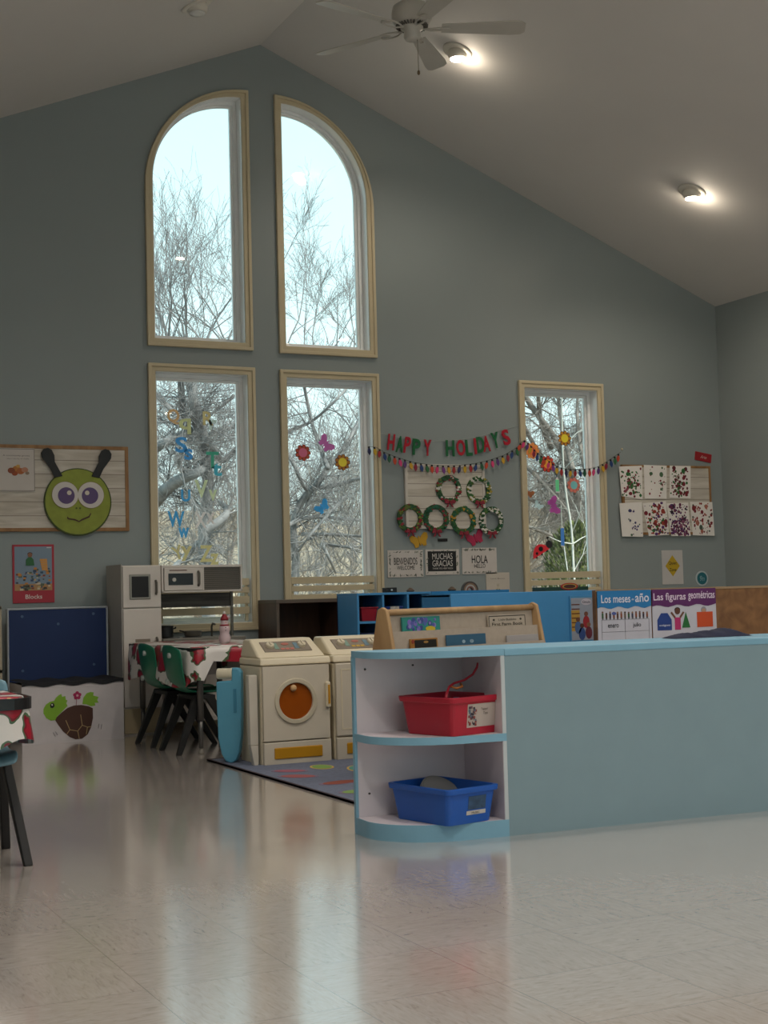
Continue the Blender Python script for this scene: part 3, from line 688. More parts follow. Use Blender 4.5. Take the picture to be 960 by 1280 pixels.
b.box(.512, W2-.011, .02, .03, .848, .985, mat('4e4a44', .7)); b.build('slatted_front', kt)
b = MB()
for x in (.245, W2-.016): b.box(x, x+.014, .17, .19, .56, .835, KH)
b.box(.243, W2, .185, .2, .745, .83, wood('4e4b47', '6e6a63', (3, 3, 40), .6)); b.build('hutch_posts', kt)
b = MB(); b.box(.24, W2+.01, -.02, .34, .535, .56, mat('7a766c', .35)).build('counter', kt, bevel=.003)
b = MB(); b.box(.243, W2, 0, .33, .06, .535, KB); b.build('base_cabinet', kt)
for x in (.25, .504):
    dd = MB().box(x, x+.245, -.008, .0, .08, .52, KB).build('cabinet_door', kt, bevel=.003); MB().tube([(x+.2, -.01, .4), (x+.2, -.022, .41), (x+.2, -.022, .47), (x+.2, -.01, .48)], .006, KH, 8).build('handle', dd)
b = MB()
for x in (.33, .47): b.lathe([(.058, .56), (.058, .564), (.05, .566)], mat('4a4a4a', .4), (x, .13, 0), 24)
b.build('hob_ring', kt)
b = MB(); b.tube([(.62, .2, .56), (.62, .2, .62), (.62, .18, .64), (.62, .14, .635)], .007, KH, 8); b.build('faucet', kt, smooth=True)
pot = thing('toy_pot', 'small black toy saucepot on the kitchen counter', 'toy pot', (KX+.30, KY+.12, .566))
MB().lathe([(.042, 0), (.045, .004), (.046, .062), (.05, .066), (.05, .07), (.02, .074), (.008, .074)], mat('16181a', .4), n=28).build('pot_body', pot, smooth=False)
b = MB(); b.tube([(-.045, 0, .05), (-.062, 0, .055), (-.062, 0, .062)], .005, BLACK, 6); b.tube([(.045, 0, .05), (.062, 0, .055), (.062, 0, .062)], .005, BLACK, 6); b.build('handle', pot)
pan = thing('toy_pan', 'grey metal toy frying pan beside the black saucepot', 'toy pan', (KX+.47, KY+.12, .566))
MB().lathe([(.045, 0), (.052, .006), (.056, .032), (.058, .034), (.053, .034), (.048, .008)], mat('7c7a74', .3, .6), n=28).build('pan_body', pan, smooth=True)
MB().tube([(-.05, 0, .028), (-.085, -.01, .038)], .005, mat('3a3834', .5), 6).build('handle', pan)

# ------------------------------------------------------------------ turtle box, blue board, shelf
GX, GY = on(28, 932, Z=0).x, 8.2
tb = thing('storage_box', 'white storage box printed with a cartoon turtle, below the blue board', 'storage box', (GX, GY, 0))
BXW = 2.232-GX; BZ = .335
b = MB(); m = mat('ccc6c8', .55, var=.04, scale=14)
b.box(0, BXW, 0, .012, 0, BZ, m).box(0, BXW, .33, .342, 0, BZ, m).box(0, .012, .012, .33, 0, BZ, m).box(BXW-.012, BXW, .012, .33, 0, BZ, m).box(.012, BXW-.012, .012, .33, 0, .01, m); b.build('panels', tb)
b = MB(); n = 24
P = [(BXW*i/n, BZ+.002+.006*math.sin(i*.9)) for i in range(n+1)]
b.add([(x, -.006, z-.012) for x, z in P]+[(x, -.004, z+.01) for x, z in P]+[(x, .34, z+.012) for x, z in P], [(i, i+1, n+2+i, n+1+i) for i in range(n)]+[(n+1+i, n+2+i, 2*n+3+i, 2*n+2+i) for i in range(n)], mat('15171d', .8))
b.build('black_liner', tb)
def bx(px, py): p = on(px, py, Y=GY); return p.x-GX, p.z
def bpoly(mb, pts, m, y=-.002): 
    P = [bx(*p) for p in pts]
    A = sum(P[i][0]*P[(i+1) % len(P)][1]-P[(i+1) % len(P)][0]*P[i][1] for i in range(len(P)))
    mb.prism(P if A > 0 else P[::-1], y, -.0005, m)
TU = lambda x, y: (x*180/640, 740+y*360/1280)   # from the 640x1280 enlargement
b = MB(); SH = mat('4a2c20', .6); LG = mat('7fae2c', .6); 
bpoly(b, [TU(*p) for p in ((245, 570), (252, 556), (275, 535), (300, 515), (330, 504), (362, 502), (395, 508), (412, 516), (413, 560), (405, 600), (390, 632), (365, 652), (335, 655), (310, 645), (280, 620), (258, 590))], SH)
b.build('turtle_shell', tb)
b = MB(); bpoly(b, [TU(*p) for p in ((245, 570), (225, 572), (205, 560), (193, 540), (193, 520), (204, 500), (222, 488), (240, 484), (248, 470), (262, 458), (272, 453), (276, 466), (290, 462), (292, 478), (300, 482), (294, 494), (300, 506), (275, 532), (252, 555))], LG)
head_ = b; b = MB()
bpoly(b, [TU(*p) for p in ((366, 498), (370, 470), (385, 450), (402, 444), (416, 446), (414, 460), (438, 466), (432, 480), (438, 492), (420, 492), (424, 504), (405, 508), (385, 500))], LG)
b.build('turtle_foot', tb); b = head_
bpoly(b, [TU(*p) for p in ((222, 502), (230, 492), (240, 496), (242, 508), (234, 516), (224, 514))], BLACK, -.003); bpoly(b, [TU(*p) for p in ((227, 500), (232, 497), (235, 503), (230, 506))], WHITE, -.004)
b.build('turtle_head', tb)
b = MB(); YL = mat('b49a6a', .6)
def bline(mb, a, c, m, wd=.0035, y=-.0035):
    p, q = Vector(bx(*TU(*a))), Vector(bx(*TU(*c))); d = (q-p).normalized(); n_ = Vector((-d.y, d.x))*wd/2
    mb.prism([tuple(p-n_), tuple(q-n_), tuple(q+n_), tuple(p+n_)], y, -.0005, m)
for a, c in (((292, 570), (310, 612)), ((310, 612), (345, 618)), ((345, 618), (365, 592)), ((365, 592), (358, 545)), ((365, 592), (388, 600)), ((388, 600), (405, 598)), ((388, 600), (383, 632)), ((345, 618), (352, 652)), ((310, 612), (296, 632))): bline(b, a, c, YL)
for a, c in (((235, 624), (246, 642)), ((246, 620), (256, 636)), ((440, 586), (436, 606)), ((452, 588), (448, 610))): bline(b, a, c, mat('6a6468', .6), .002)
b.build('shell_lines', tb)
b = MB(); bline(b, (338, 505), (341, 470), mat('8a3a4a', .6), .003, -.002)
for i in range(5):
    a = 2*PI*i/5+.3; p = bx(*TU(343, 460)); b.disc(p[0]+.014*math.cos(a), p[1]+.014*math.sin(a), .0105, -.003, -.0005, mat('b02458', .6), 14)
p = bx(*TU(343, 460)); b.disc(p[0], p[1], .007, -.004, -.0005, mat('d8a0b0', .6), 12); b.build('turtle_flower', tb)

# blue felt board standing behind the box
BDY = 8.62
(xa, za), (xb, zb) = wp(8, 760, BDY), wp(134.5, 758, BDY)
bd = thing('blue_board', 'large navy blue display board with white frame behind the turtle box', 'display board', (xa, BDY, 0)); bw = xb-xa; zt = (za+zb)/2
P = lambda i: [(i, .25+i), (bw-i, .25+i), (bw-i, zt-i), (i, zt-i)]
b = MB(); loop_prism(b, P(0), P(.012), -.012, .02, mat('aeb6bc', .4)); b.build('frame', bd, bevel=.006)
MB().box(.011, bw-.011, -.006, .015, .26, zt-.011, mat('08295c', .6, var=.05)).build('felt_panel', bd)
b = MB()
for x, z in ((.09, zt-.05), (bw-.09, zt-.045), (bw/2, zt-.10), (.09, zt-.37), (bw-.09, zt-.35)): b.disc(x, z, .008, -.009, -.004, mat('4a6488', .3), 12)
b.build('screws', bd)
b = MB()
for x in (.04, bw-.07): b.box(x, x+.03, .0, .02, 0, .26, mat('aeb6bc', .4))
b.build('leg', bd)
# shelf unit peeking in at the left
su = thing('shelf_unit', 'pale shelf unit with coloured bins at the left picture edge', 'shelf', (.75, 8.4, 0)); m = mat('a89c86', .5); sw = .83
b = MB(); b.box(0, .018, 0, .3, 0, .78, m).box(sw-.018, sw, 0, .3, 0, .78, m).box(0, sw, .29, .3, 0, .78, m)
for z in (.02, .4, .765): b.box(0, sw, 0, .3, z, z+.018, m)
b.build('carcass', su)
tag(MB().box(-.1, .1, -.1, .1, 0, .1, mat('a03a2c', .5)).build('toy_bin', None, (1.42, 8.52, .42), bevel=.006), 'red-brown bin on the middle shelf at the left edge', 'bin')
tag(MB().box(-.09, .09, -.09, .09, 0, .13, mat('6a8a3a', .5)).build('toy_bin', None, (1.15, 8.52, .42), bevel=.006), 'green bin on the middle shelf farther left', 'bin')

# ------------------------------------------------------------------ tables with poinsettia cloths
def drape(path, ztop, drop, amp, seed):
    """tablecloth: flat top over the closed path and a skirt hanging with folds"""
    n = len(path); cx = sum(p[0] for p in path)/n; cy = sum(p[1] for p in path)/n; r = random.Random(seed)
    vs = [(cx, cy, ztop)]; rings = 7; ph = r.uniform(0, 6)
    for k in range(rings+1):
        t = k/rings
        for i, (x, y) in enumerate(path):
            d = Vector((x-cx, y-cy)).normalized(); f = amp*t*(math.sin(i*.55+ph)+.5*math.sin(i*1.3+2*ph))+.012*min(1, t*4)+.015*t
            z = ztop-drop*t*(1+.12*math.sin(i*.35+ph)) if k else ztop
            vs.append((x+d.x*f, y+d.y*f, z))
    fs = [(0, 1+i, 1+(i+1) % n) for i in range(n)]
    for k in range(rings):
        for i in range(n): fs.append((1+k*n+i, 1+(k+1)*n+i, 1+(k+1)*n+(i+1) % n, 1+k*n+(i+1) % n))
    return vs, fs
def rrect(x0, x1, y0, y1, r, m_=8, side=14):
    out = []
    for cx, cy, a0 in ((x1-r, y0+r, -90), (x1-r, y1-r, 0), (x0+r, y1-r, 90), (x0+r, y0+r, 180)):
        for i in range(m_+1):
            a = math.radians(a0+90*i/m_); out.append((cx+r*math.cos(a), cy+r*math.sin(a)))
    P = []
    for i, p in enumerate(out):
        q = out[(i+1) % len(out)]; L_ = math.hypot(q[0]-p[0], q[1]-p[1]); k = max(1, int(L_/.05))
        for j in range(k): P.append((p[0]+(q[0]-p[0])*j/k, p[1]+(q[1]-p[1])*j/k))
    return P
STEEL = mat('6b6a68', .3, .7)
def table(name, label, x0, x1, y0, y1, z, top_m, edge_m, r=.06, ins=.07):
    t = thing(name, label, 'table', ((x0+x1)/2, (y0+y1)/2, 0)); ox, oy = (x0+x1)/2, (y0+y1)/2
    P = [(a-ox, c-oy) for a, c in rrect(x0, x1, y0, y1, r)]
    MB().slab(P, z-.022, z, top_m).build('tabletop', t)
    b = MB(); n = len(P); Q = [(p[0]*1.006, p[1]*1.006) for p in P]
    b.slab(Q, z-.024, z-.001, edge_m).build('edge_band', t)
    for sx in (-1, 1):
        for sy in (-1, 1):
            x, y = sx*((x1-x0)/2-ins), sy*((y1-y0)/2-ins); b = MB()
            b.tube([(x, y, .17), (x, y, z-.02)], .017, STEEL, 14); b.tube([(x, y, .03), (x, y, .19)], .013, STEEL, 12); b.lathe([(.016, 0), (.018, .006), (.008, .03)], mat('8a847a', .4), (x, y, 0), 12); b.build('leg', t, smooth=True)
    return t
TX0, TX1, TY0, TY1, TZ = 2.27, 2.88, 7.05, 8.25, .545
table('play_table', 'low rectangular table with steel legs in front of the toy kitchen', TX0, TX1, TY0, TY1, TZ, mat('8a8074', .5), BLACK)
vs, fs = drape(rrect(TX0, TX1, TY0, TY1, .07), TZ+.004, .19, .014, 3)
# cloth is short along the near edge
ox, oy = 2.59, 7.6
vs = [(x-ox, y-oy, (TZ+.004-(TZ+.004-z)*(.42 if y < TY0+.03 and x > TX0+.08 else 1.0))) for x, y, z in vs]
o = MB(); o.add(vs, fs, CLOTH); o = o.build('tablecloth', None, (ox, oy, 0), smooth=True)
tag(o, 'white poinsettia tablecloth draped over the table with green chairs', 'tablecloth')

NX0, NX1, NY0, NY1, NZ = .1, .884, 4.315, 4.72, .515
table('near_table', 'black-edged low table cut off by the left picture edge', NX0, NX1, NY0, NY1, NZ, mat('8a8074', .5), BLACK, .07, .085)
ox, oy = (NX0+NX1)/2, (NY0+NY1)/2
P = rrect(NX0, NX1, NY0, NY1, .07)
vs, fs = drape(P, NZ+.006, .14, .006, 5); ox -= .17; oy += .12
vs = [(x-ox, y-oy, z) for x, y, z in vs]
o = MB(); o.add(vs, fs, CLOTH); tag(o.build('tablecloth', None, (ox, oy, 0), smooth=True), 'poinsettia oilcloth on the near table at the left edge', 'tablecloth')
ox, oy = (NX0+NX1)/2, (NY0+NY1)/2
b = MB(); q = [(a-ox, c-oy) for a, c in rrect(NX0-.022, NX1+.022, NY0-.022, NY1+.022, .08)]
Q2 = [(a*.985, c*.985) for a, c in q]; n = len(q)
b.add([(x, y, NZ-.03) for x, y in q]+[(x, y, NZ+.004) for x, y in q]+[(x, y, NZ+.004) for x, y in Q2]+[(x, y, NZ-.03) for x, y in Q2],
      [f_ for i in range(n) for f_ in ((i, (i+1) % n, n+(i+1) % n, n+i), (n+i, n+(i+1) % n, 2*n+(i+1) % n, 2*n+i), (2*n+i, 2*n+(i+1) % n, 3*n+(i+1) % n, 3*n+i))], mat('101114', .35))
tag(b.build('table_clamp_rim', None, (ox, oy, 0)), 'black rim holding the oilcloth on the near table', 'table rim')

# ------------------------------------------------------------------ chairs
def chair(label, shell_col, loc, rz, sh=.31, bh=.56, grp=None):
    """shell chair; local +X is the way it faces"""
    t = thing('school_chair', label, 'chair', loc, rz, grp); m = mat(shell_col, .35)
    prof = [(.20, sh-.03), (.19, sh-.004), (.14, sh), (.06, sh-.008), (-.04, sh-.010), (-.10, sh), (-.135, sh+.025), (-.155, sh+.07), (-.168, sh+.14), (-.178, bh-.03), (-.182, bh)]
    vs = []; n = 10; th = .008
    for k in (0, 1):
        for i, (x, z) in enumerate(prof):
            w = .118+.05*i/10; cv = .02 if i > 6 else .012
            tx = prof[min(i+1, len(prof)-1)][0]-prof[max(i-1, 0)][0]; tz = prof[min(i+1, len(prof)-1)][1]-prof[max(i-1, 0)][1]; L_ = math.hypot(tx, tz); nx, nz = tz/L_, -tx/L_
            if i == len(prof)-1: w *= .86
            for j in range(n+1):
                u = -1+2*j/n; c = cv*u*u
                vs.append((x+nx*(k*th-c*0)+(c if i > 5 else 0), u*w, z+nz*k*th+(c if i <= 5 else 0)-(abs(u)**3*.025 if i == len(prof)-1 else 0)))
    R_ = len(prof); st = n+1; fs = []; off = R_*st
    for i in range(R_-1):
        for j in range(n):
            a = i*st+j; fs.append((a, a+1, a+st+1, a+st)); fs.append((off+a, off+a+st, off+a+st+1, off+a+1))
    for i in range(R_-1):
        for j in (0, n):
            a = i*st+j; fs.append((a, a+st, off+a+st, off+a) if j == 0 else (a, off+a, off+a+st, a+st))
    for j in range(n):
        for i in (0, R_-1):
            a = i*st+j; fs.append((a, off+a, off+a+1, a+1) if i == 0 else (a, a+1, off+a+1, off+a))
    b = MB(); b.add(vs, fs, m); o = b.build('seat_shell', t, smooth=True, sub=1)
    b = MB(); 
    for z in (bh-.055, sh+.055):
        bb = MB()
        bb.M = Matrix.Translation((-.172 if z > sh+.1 else -.156, -.04 if z > sh+.1 else .06, z)) @ Matrix.Rotation(-PI/2, 4, 'Y')
        b.M = bb.M; b.lathe([(.014, 0), (.014, .012), (.012, .014)], mat('c4ccc8', .3, .3), n=16)
    b.build('rivets', t)
    bk = mat('08090b', .6)
    for sy in (-1, 1):
        for x0, x1, nm in ((-.05, -.17, 'leg'), (.0, .18, 'leg')):
            b = MB(); y0, y1 = sy*.115, sy*.15; w = .027; d = .014
            b.hexa([(x1-d, y1-d, 0), (x1+d, y1-d, 0), (x1+d, y1+d, 0), (x1-d, y1+d, 0), (x0-w, y0-d, sh-.01), (x0+w, y0-d, sh-.01), (x0+w, y0+d, sh-.01), (x0-w, y0+d, sh-.01)], bk); b.build(nm, t, bevel=.004)
    b = MB()
    b.box(-.08, .04, -.13, .13, sh-.035, sh-.012, bk); b.build('seat_frame', t, bevel=.005)
    return t
chair('green shell chair at the table end nearest the toy kitchen', '157458', (2.39, 7.73, 0), 0, grp='green chairs at the poinsettia table')
chair('green shell chair tucked in nearer the blue ironing board', '157458', (2.39, 7.27, 0), 0, grp='green chairs at the poinsettia table')
chair('dark-legged chair half hidden on the far side of the low table', '6c7c80', (2.86, 7.42, 0), PI)
chair('pale blue shell chair tucked under the black-edged table at the left edge', '6f97a8', (.762, 4.65, 0), -PI/2, .33, .572)

# snowman figure on the cloth
x_, y_ = on(281, 803, Z=.555).x, on(281, 803, Z=.555).y
sn = thing('snowman_figurine', 'small white and pink snowman figurine with red hat on the tablecloth', 'figurine', (x_, y_, .551)); m = mat('cdb8bc', .4)
MB().lathe([(.022, 0), (.032, .012), (.032, .035), (.024, .052), (.026, .062), (.029, .075), (.026, .092), (.018, .1), (.021, .112), (.019, .126), (.01, .134)], m, n=24).build('body', sn, smooth=True)
MB().lathe([(.02, .09), (.026, .094), (.025, .1), (.018, .102)], mat('8a2030', .6), n=20).build('scarf', sn, smooth=True)
MB().lathe([(.022, .124), (.021, .134), (.014, .148), (.008, .158)], mat('8a1c28', .6), n=20).build('hat', sn, smooth=True)
b = MB(); b.lathe([(.002, .154), (.008, .158), (.009, .166), (.004, .174)], mat('c8c0bc', .5), n=12); b.lathe([(.004, .0), (.009, .004), (.009, .012), (.004, .016)], m, (.02, -.006, .132), 12); b.build('pompom', sn)
b = MB(); b.M = Matrix.Translation((0, -.028, 0)); b.disc(-.003, .085, .003, 0, .004, BLACK, 8); b.disc(-.003, .07, .003, 0, .004, BLACK, 8); b.disc(0, .113, .003, .007, .012, mat('b4602c', .5), 8); b.build('buttons', sn)

# ------------------------------------------------------------------ play laundry set
LB = mat('ded3b8', .42); LBd = mat('cfc6b4', .45); YEL = mat('c08a12', .4)
def laundry(x, label, door):
    t = thing('toy_dryer' if door else 'toy_washer', label, 'toy appliance', (x, 6.38, 0)); W = .356; D = .30
    b = MB(); b.box(0, W, .012, D, 0, .47, LB); b.build('body', t, bevel=.008)
    # top deck and sloping console
    b = MB(); b.hexa([(-.004, -.004, .472), (W+.004, -.004, .472), (W+.004, D, .472), (-.004, D, .472), (.0, .006, .505), (W, .006, .505), (W, D, .505), (0, D, .505)], LB); b.build('top_deck', t, bevel=.008)
    c0, c1 = .09, .25; h0, h1 = .505, .592
    b = MB(); b.hexa([(.004, .04, h0), (W-.004, .04, h0), (W-.004, D, h0), (.004, D, h0), (.018, .20, h1), (W-.018, .20, h1), (W-.018, D-.01, h1), (.018, D-.01, h1)], LB)
    cons = b.build('console', t, bevel=.01, seg=3)
    sl = math.atan2(.16, h1-h0)    # slope of the console face from the vertical
    Mx = Matrix.Translation((0, .04, h0)) @ Matrix.Rotation(-sl, 4, 'X')
    L_ = math.hypot(.16, h1-h0)
    b = MB(); b.M = Mx
    x0, x1, z0, z1 = .055, W-.055, L_*.30, L_*.82
    b.box(x0, x1, -.004, .002, z0, z1, mat('857a6c', .5)).build('control_panel', cons, bevel=.003)
    b = MB(); b.M = Mx; cw = x1-x0
    b.box(x0+.06, x0+cw*.33, -.0055, 0, z0+.02, z1-.02, mat('7a9a8c', .5)); b.box(x1-cw*.33, x1-.06, -.0055, 0, z0+.02, z1-.02, mat('6c8c9c', .5))
    b.disc(x0+cw/2, z0+(z1-z0)*.68, .02, -.006, 0, mat('b46a5c', .5), 20, .010)
    for i in range(3): b.box(x0+cw/2-.034+i*.024, x0+cw/2-.016+i*.024, -.006, 0, z0+.012, z0+.026, mat('c9766a' if door else 'cda638', .5))
    b.build('printed_dials', cons)
    for xx in (x0+.04, x1-.042):
        b = MB(); b.M = Mx @ Matrix.Translation((xx, -.003, (z0+z1)/2)) @ Matrix.Rotation(PI/2, 4, 'X'); b.lathe([(.021, 0), (.02, .014), (.017, .017), (.016, .017)], mat('d2c8b0', .4), n=24); b.box(-.003, .003, -.016, .016, .016, .022, mat('d2c8b0', .4)); b.build('knob', cons)
    # door
    z0, z1 = .118, .468
    if door:
        n = 48; cx, cz, R = .168, .300, .088; x0, x1 = .004, W-.016
        # panel with a round hole
        vs = []; sq = []
        for i in range(n):
            a = 2*PI*i/n; c, s_ = math.cos(a), math.sin(a); k = 1e9
            if c > 1e-6: k = min(k, (x1-cx)/c)
            if c < -1e-6: k = min(k, (x0-cx)/c)
            if s_ > 1e-6: k = min(k, (z1-cz)/s_)
            if s_ < -1e-6: k = min(k, (z0-cz)/s_)
            sq.append((cx+k*c, cz+k*s_))
        for q_ in ((x0, z0), (x1, z0), (x1, z1), (x0, z1)):
            j = min(range(n), key=lambda i: (sq[i][0]-q_[0])**2+(sq[i][1]-q_[1])**2); sq[j] = q_
        circ = [(cx+R*math.cos(2*PI*i/n), cz+R*math.sin(2*PI*i/n)) for i in range(n)]
        b = MB(); loop_prism(b, sq, circ, -.012, .006, LBd); dr = b.build('door', t)
        b = MB(); b.ring(cx, cz, .108, .086, -.02, .0, mat('c6bda6', .4), 48); b.build('porthole_ring', dr, bevel=.004)
        MB().disc(cx, cz, .088, -.006, -.002, mat('9a4c10', .15, spec=.6), 40).build('orange_window', dr)
        b = MB(); b.M = Matrix.Translation((cx-.012, -.008, cz+.062)) @ Matrix.Rotation(PI/2, 4, 'X'); b.lathe([(.012, 0), (.016, .006), (.014, .014), (.006, .018)], mat('cfa878', .4), n=18); b.build('knob', dr, smooth=True)
    else:
        dr = MB().box(.004, W-.016, -.012, .006, z0, z1, LBd).build('door', t, bevel=.006)
        b = MB(); loop_prism(b, [(.03, .15), (W-.04, .15), (W-.04, .44), (.03, .44)], [(.036, .156), (W-.046, .156), (W-.046, .434), (.036, .434)], -.0135, -.01, LB); b.build('door_moulding', dr)
    b = MB(); b.box(W-.038, W-.014, -.034, -.012, .262, .385, LB); h_ = b.build('handle', dr, bevel=.008, seg=3)
    MB().box(W-.030, W-.020, -.037, -.03, .28, .37, YEL).build('handle_insert', h_)
    dw = MB().box(.004, W-.008, -.010, .01, .004, .112, LBd).build('drawer', t, bevel=.005)
    MB().box(.055, W-.055, -.0145, -.006, .032, .085, YEL).build('yellow_panel', dw, bevel=.006)
    return t
laundry(2.398, 'cream toy dryer with orange porthole door beside the ironing board', True)
laundry(2.772, 'cream toy washer partly behind the open end shelf', False)
# ironing board folded on the dryer side
ib = thing('toy_ironing_board', 'light blue toy ironing board folded down at the dryer side', 'toy ironing board', (2.316, 6.60, 0), math.radians(-38))
IB = mat('5aa0bd', .4)
P = [(-.06, .30), (-.055, .12), (-.04, .05), (-.02, .015), (.01, .004), (.035, .02), (.052, .06), (.062, .14), (.066, .30), (.066, .44), (.055, .458), (.02, .462), (.018, .40), (-.06, .395)]
b = MB(); b.prism(P, -.022, .022, IB); o = b.build('board', ib, bevel=.008, seg=3)
MB().box(.028, .042, -.026, -.021, .245, .36, mat('3f83a0', .4)).build('slot', o)
b = MB(); b.tube([(-.058, 0, .432), (.02, 0, .432)], .026, mat('d4ccb4', .4), 20); b.build('hinge_roll', ib, bevel=.004)
sp_ = thing('toy_appliance_stand', 'white tapered support strut between ironing board and dryer', 'support strut', (2.372, 6.42, 0))
MB().hexa([(-.008, -.02, 0), (.014, -.02, 0), (.014, .02, 0), (-.008, .02, 0), (-.026, -.02, .10), (.014, -.02, .10), (.014, .02, .10), (-.026, .02, .10)], mat('cfc9bb', .4)).hexa([(-.026, -.02, .10), (.014, -.02, .10), (.014, .02, .10), (-.026, .02, .10), (-.03, -.02, .43), (.014, -.02, .43), (.014, .02, .43), (-.03, .02, .43)], mat('cfc9bb', .4)).build('strut', sp_, bevel=.004)

# ------------------------------------------------------------------ rug
rg = MB(); rc = mat('6a7286', .95, var=.12, scale=60, bump=.4)
rx0, ry0, rx1, ry1 = 2.262, 4.45, 3.95, 6.80
rg.slab([(rx0, ry0), (rx1, ry0), (rx1, ry1), (rx0, ry1)], 0, .008, rc)
loop_b = MB()
for a in ((rx0, rx0+.012, ry0, ry1), (rx1-.012, rx1, ry0, ry1), (rx0, rx1, ry0, ry0+.012), (rx0, rx1, ry1-.012, ry1)): rg.box(*a, 0, .0095, mat('3c3036', .9))
r = random.Random(11); sh_c = ['b8502c', 'a89a3c', 'a03c6a', '3c8a7a', 'b0763c', '6a8a4a']
spots = [(2.38, 5.9, 'a05a5a'), (2.72, 6.0, '5a9a8c'), (2.40, 5.3, '7a9a50'), (2.75, 5.35, 'b0763c'), (2.45, 5.6, '8c4a3c'), (2.62, 5.66, '8a8440'), (2.80, 5.72, 'a8407c'), (2.60, 5.15, 'b8482c'), (2.42, 6.1, '9a5a6a'), (2.6, 6.15, '7aa050'), (2.6, 4.75, '5c9a6c')]
for i in range(16): spots.append((r.uniform(2.9, 3.8), r.uniform(4.7, 6.6), r.choice(sh_c)))
for i, (x, y, c) in enumerate(spots):
    a = r.uniform(0, PI); L_, w_ = r.uniform(.08, .12), r.uniform(.04, .06)
    for s_, cc, z in ((1, 'c8a860' if i % 2 else '7a6a80', .0088), (.82, c, .0096)):
        P = [(x+s_*(L_*math.cos(2*PI*j/16)*math.cos(a)-w_*math.sin(2*PI*j/16)*math.sin(a)), y+s_*(L_*math.cos(2*PI*j/16)*math.sin(a)+w_*math.sin(2*PI*j/16)*math.cos(a))) for j in range(16)]
        rg.slab(P, .004, z+i*1e-5, mat(cc, .95))
tag(rg.build('play_rug'), 'grey-blue play rug with colourful leaf shapes under the laundry set', 'rug')

# ------------------------------------------------------------------ foreground cabinet
CA = math.radians(-3.7); CX, CY = 2.389, 4.097; CHT = .608; CD = .33
cb_ = thing('low_cabinet', 'long low cabinet with plain grey-blue back facing the camera', 'cabinet', (CX, CY, 0), CA)
CL = 1.75
MB().box(0, CL, 0, .014, .0, CHT-.024, GREYB).build('back_panel', cb_)
MB().box(0, CL, -.003, CD, CHT-.024, CHT, BLUEC).build('top', cb_, bevel=.003)
b = MB(); wi = mat('ddd4d9', .5)
b.box(.0, .016, .014, CD, 0, CHT-.024, wi).box(CL-.016, CL, .014, CD, 0, CHT-.024, wi).box(CL/2-.008, CL/2+.008, .014, CD, .05, CHT-.024, wi).box(.016, CL-.016, .014, CD, .035, .05, wi).box(.016, CL-.016, .014, CD, .31, .325, wi); b.build('shelves', cb_)
eu = thing('corner_shelf', 'open quarter-round end shelf in white and light blue holding two bins', 'shelf', (CX-.001, CY, 0), CA)
EW, ED = .415, .312
b = MB(); b.box(-EW, 0, ED-.014, ED, 0, CHT-.02, wi).build('back_panel', eu)
b = MB(); b.box(-EW-.004, -EW+.006, ED-.016, ED+.002, 0, CHT-.02, BLUEC); b.build('edge_strip', eu)
MB().box(-.014, 0, 0, ED-.014, .0, CHT-.02, wi).build('side_panel', eu)
MB().box(-.013, .0, -.002, .001, .0, CHT-.02, mat('c4ccd0', .4)).build('edge_strip', eu)
def quarter(off=0, n=24):
    # rounded left-front corner of the shelf board
    r = .27; P = [(0, ED), (-EW, ED)]; P = [(-EW-off, ED)]
    for i in range(n+1):
        a = PI+PI/2*i/n; P.append((-EW+r*1.0+(r+off)*math.cos(a), r*.8+(r*.8+off)*math.sin(a)))
    P += [(0, -off), (0, ED)]
    return P
for z0, z1, nm in ((0, .054, 'bottom_shelf'), (.308, .333, 'middle_shelf'), (CHT-.022, CHT, 'top')):
    b = MB(); b.slab(quarter(0), z0, z1-.0006 if nm != 'top' else z1, wi if nm != 'top' else BLUEC)
    Q = quarter(.003)[:-1]; n = len(Q)
    Q2 = quarter(0)[:-1]
    b.add([(x, y, z0) for x, y in Q]+[(x, y, z1) for x, y in Q]+[(x, y, z1) for x, y in Q2]+[(x, y, z0) for x, y in Q2],
          [f_ for i in range(n-1) for f_ in ((i, i+1, n+i+1, n+i), (n+i, n+i+1, 2*n+i+1, 2*n+i), (3*n+i, 3*n+i+1, i+1, i))], BLUEC)
    b.build(nm, eu)
b = MB()
for x, z in ((-EW+.04, .545), (-.20, .552), (-EW+.045, .13)): b.disc(x, z, .0035, ED-.018, ED-.013, mat('3a3634', .6), 10)
b.build('screws', eu)

def bin_(label, col, loc, rz, w, d, h, zf):
    t = thing('plastic_bin', label, 'bin', loc, rz); m = mat(col, .35); k = .84; th = .004
    def rr(wx, dy, z, r=.02):
        out = []
        for cx, cy, a0 in ((wx/2-r, -dy/2+r, -90), (wx/2-r, dy/2-r, 0), (-wx/2+r, dy/2-r, 90), (-wx/2+r, -dy/2+r, 180)):
            for i in range(5): a = math.radians(a0+22.5*i); out.append((cx+r*math.cos(a), cy+r*math.sin(a), z))
        return out
    rings = [rr(w*k, d*k, 0), rr(w*.94, d*.94, h-.018), rr(w, d, h-.018), rr(w+.004, d+.004, h-.002), rr(w, d, h), rr(w*.93, d*.93, h), rr(w*k-.01, d*k-.01, .006)]
    vs = [p for q in rings for p in q]; n = 20
    fs = [(i*n+j, i*n+(j+1) % n, (i+1)*n+(j+1) % n, (i+1)*n+j) for i in range(len(rings)-1) for j in range(n)]+[list(range(n-1, -1, -1)), [6*n+j for j in range(n)]]
    MB().add(vs, fs, m).build('tub', t, bevel=.0015); return t
RB = bin_('red plastic bin with a handwritten label on the middle shelf', 'b01c34', (2.26, 4.235, .333), math.radians(17), .245, .262, .125, 0)
a_ = math.atan2(.125*0+.013, .107)   # front face lean
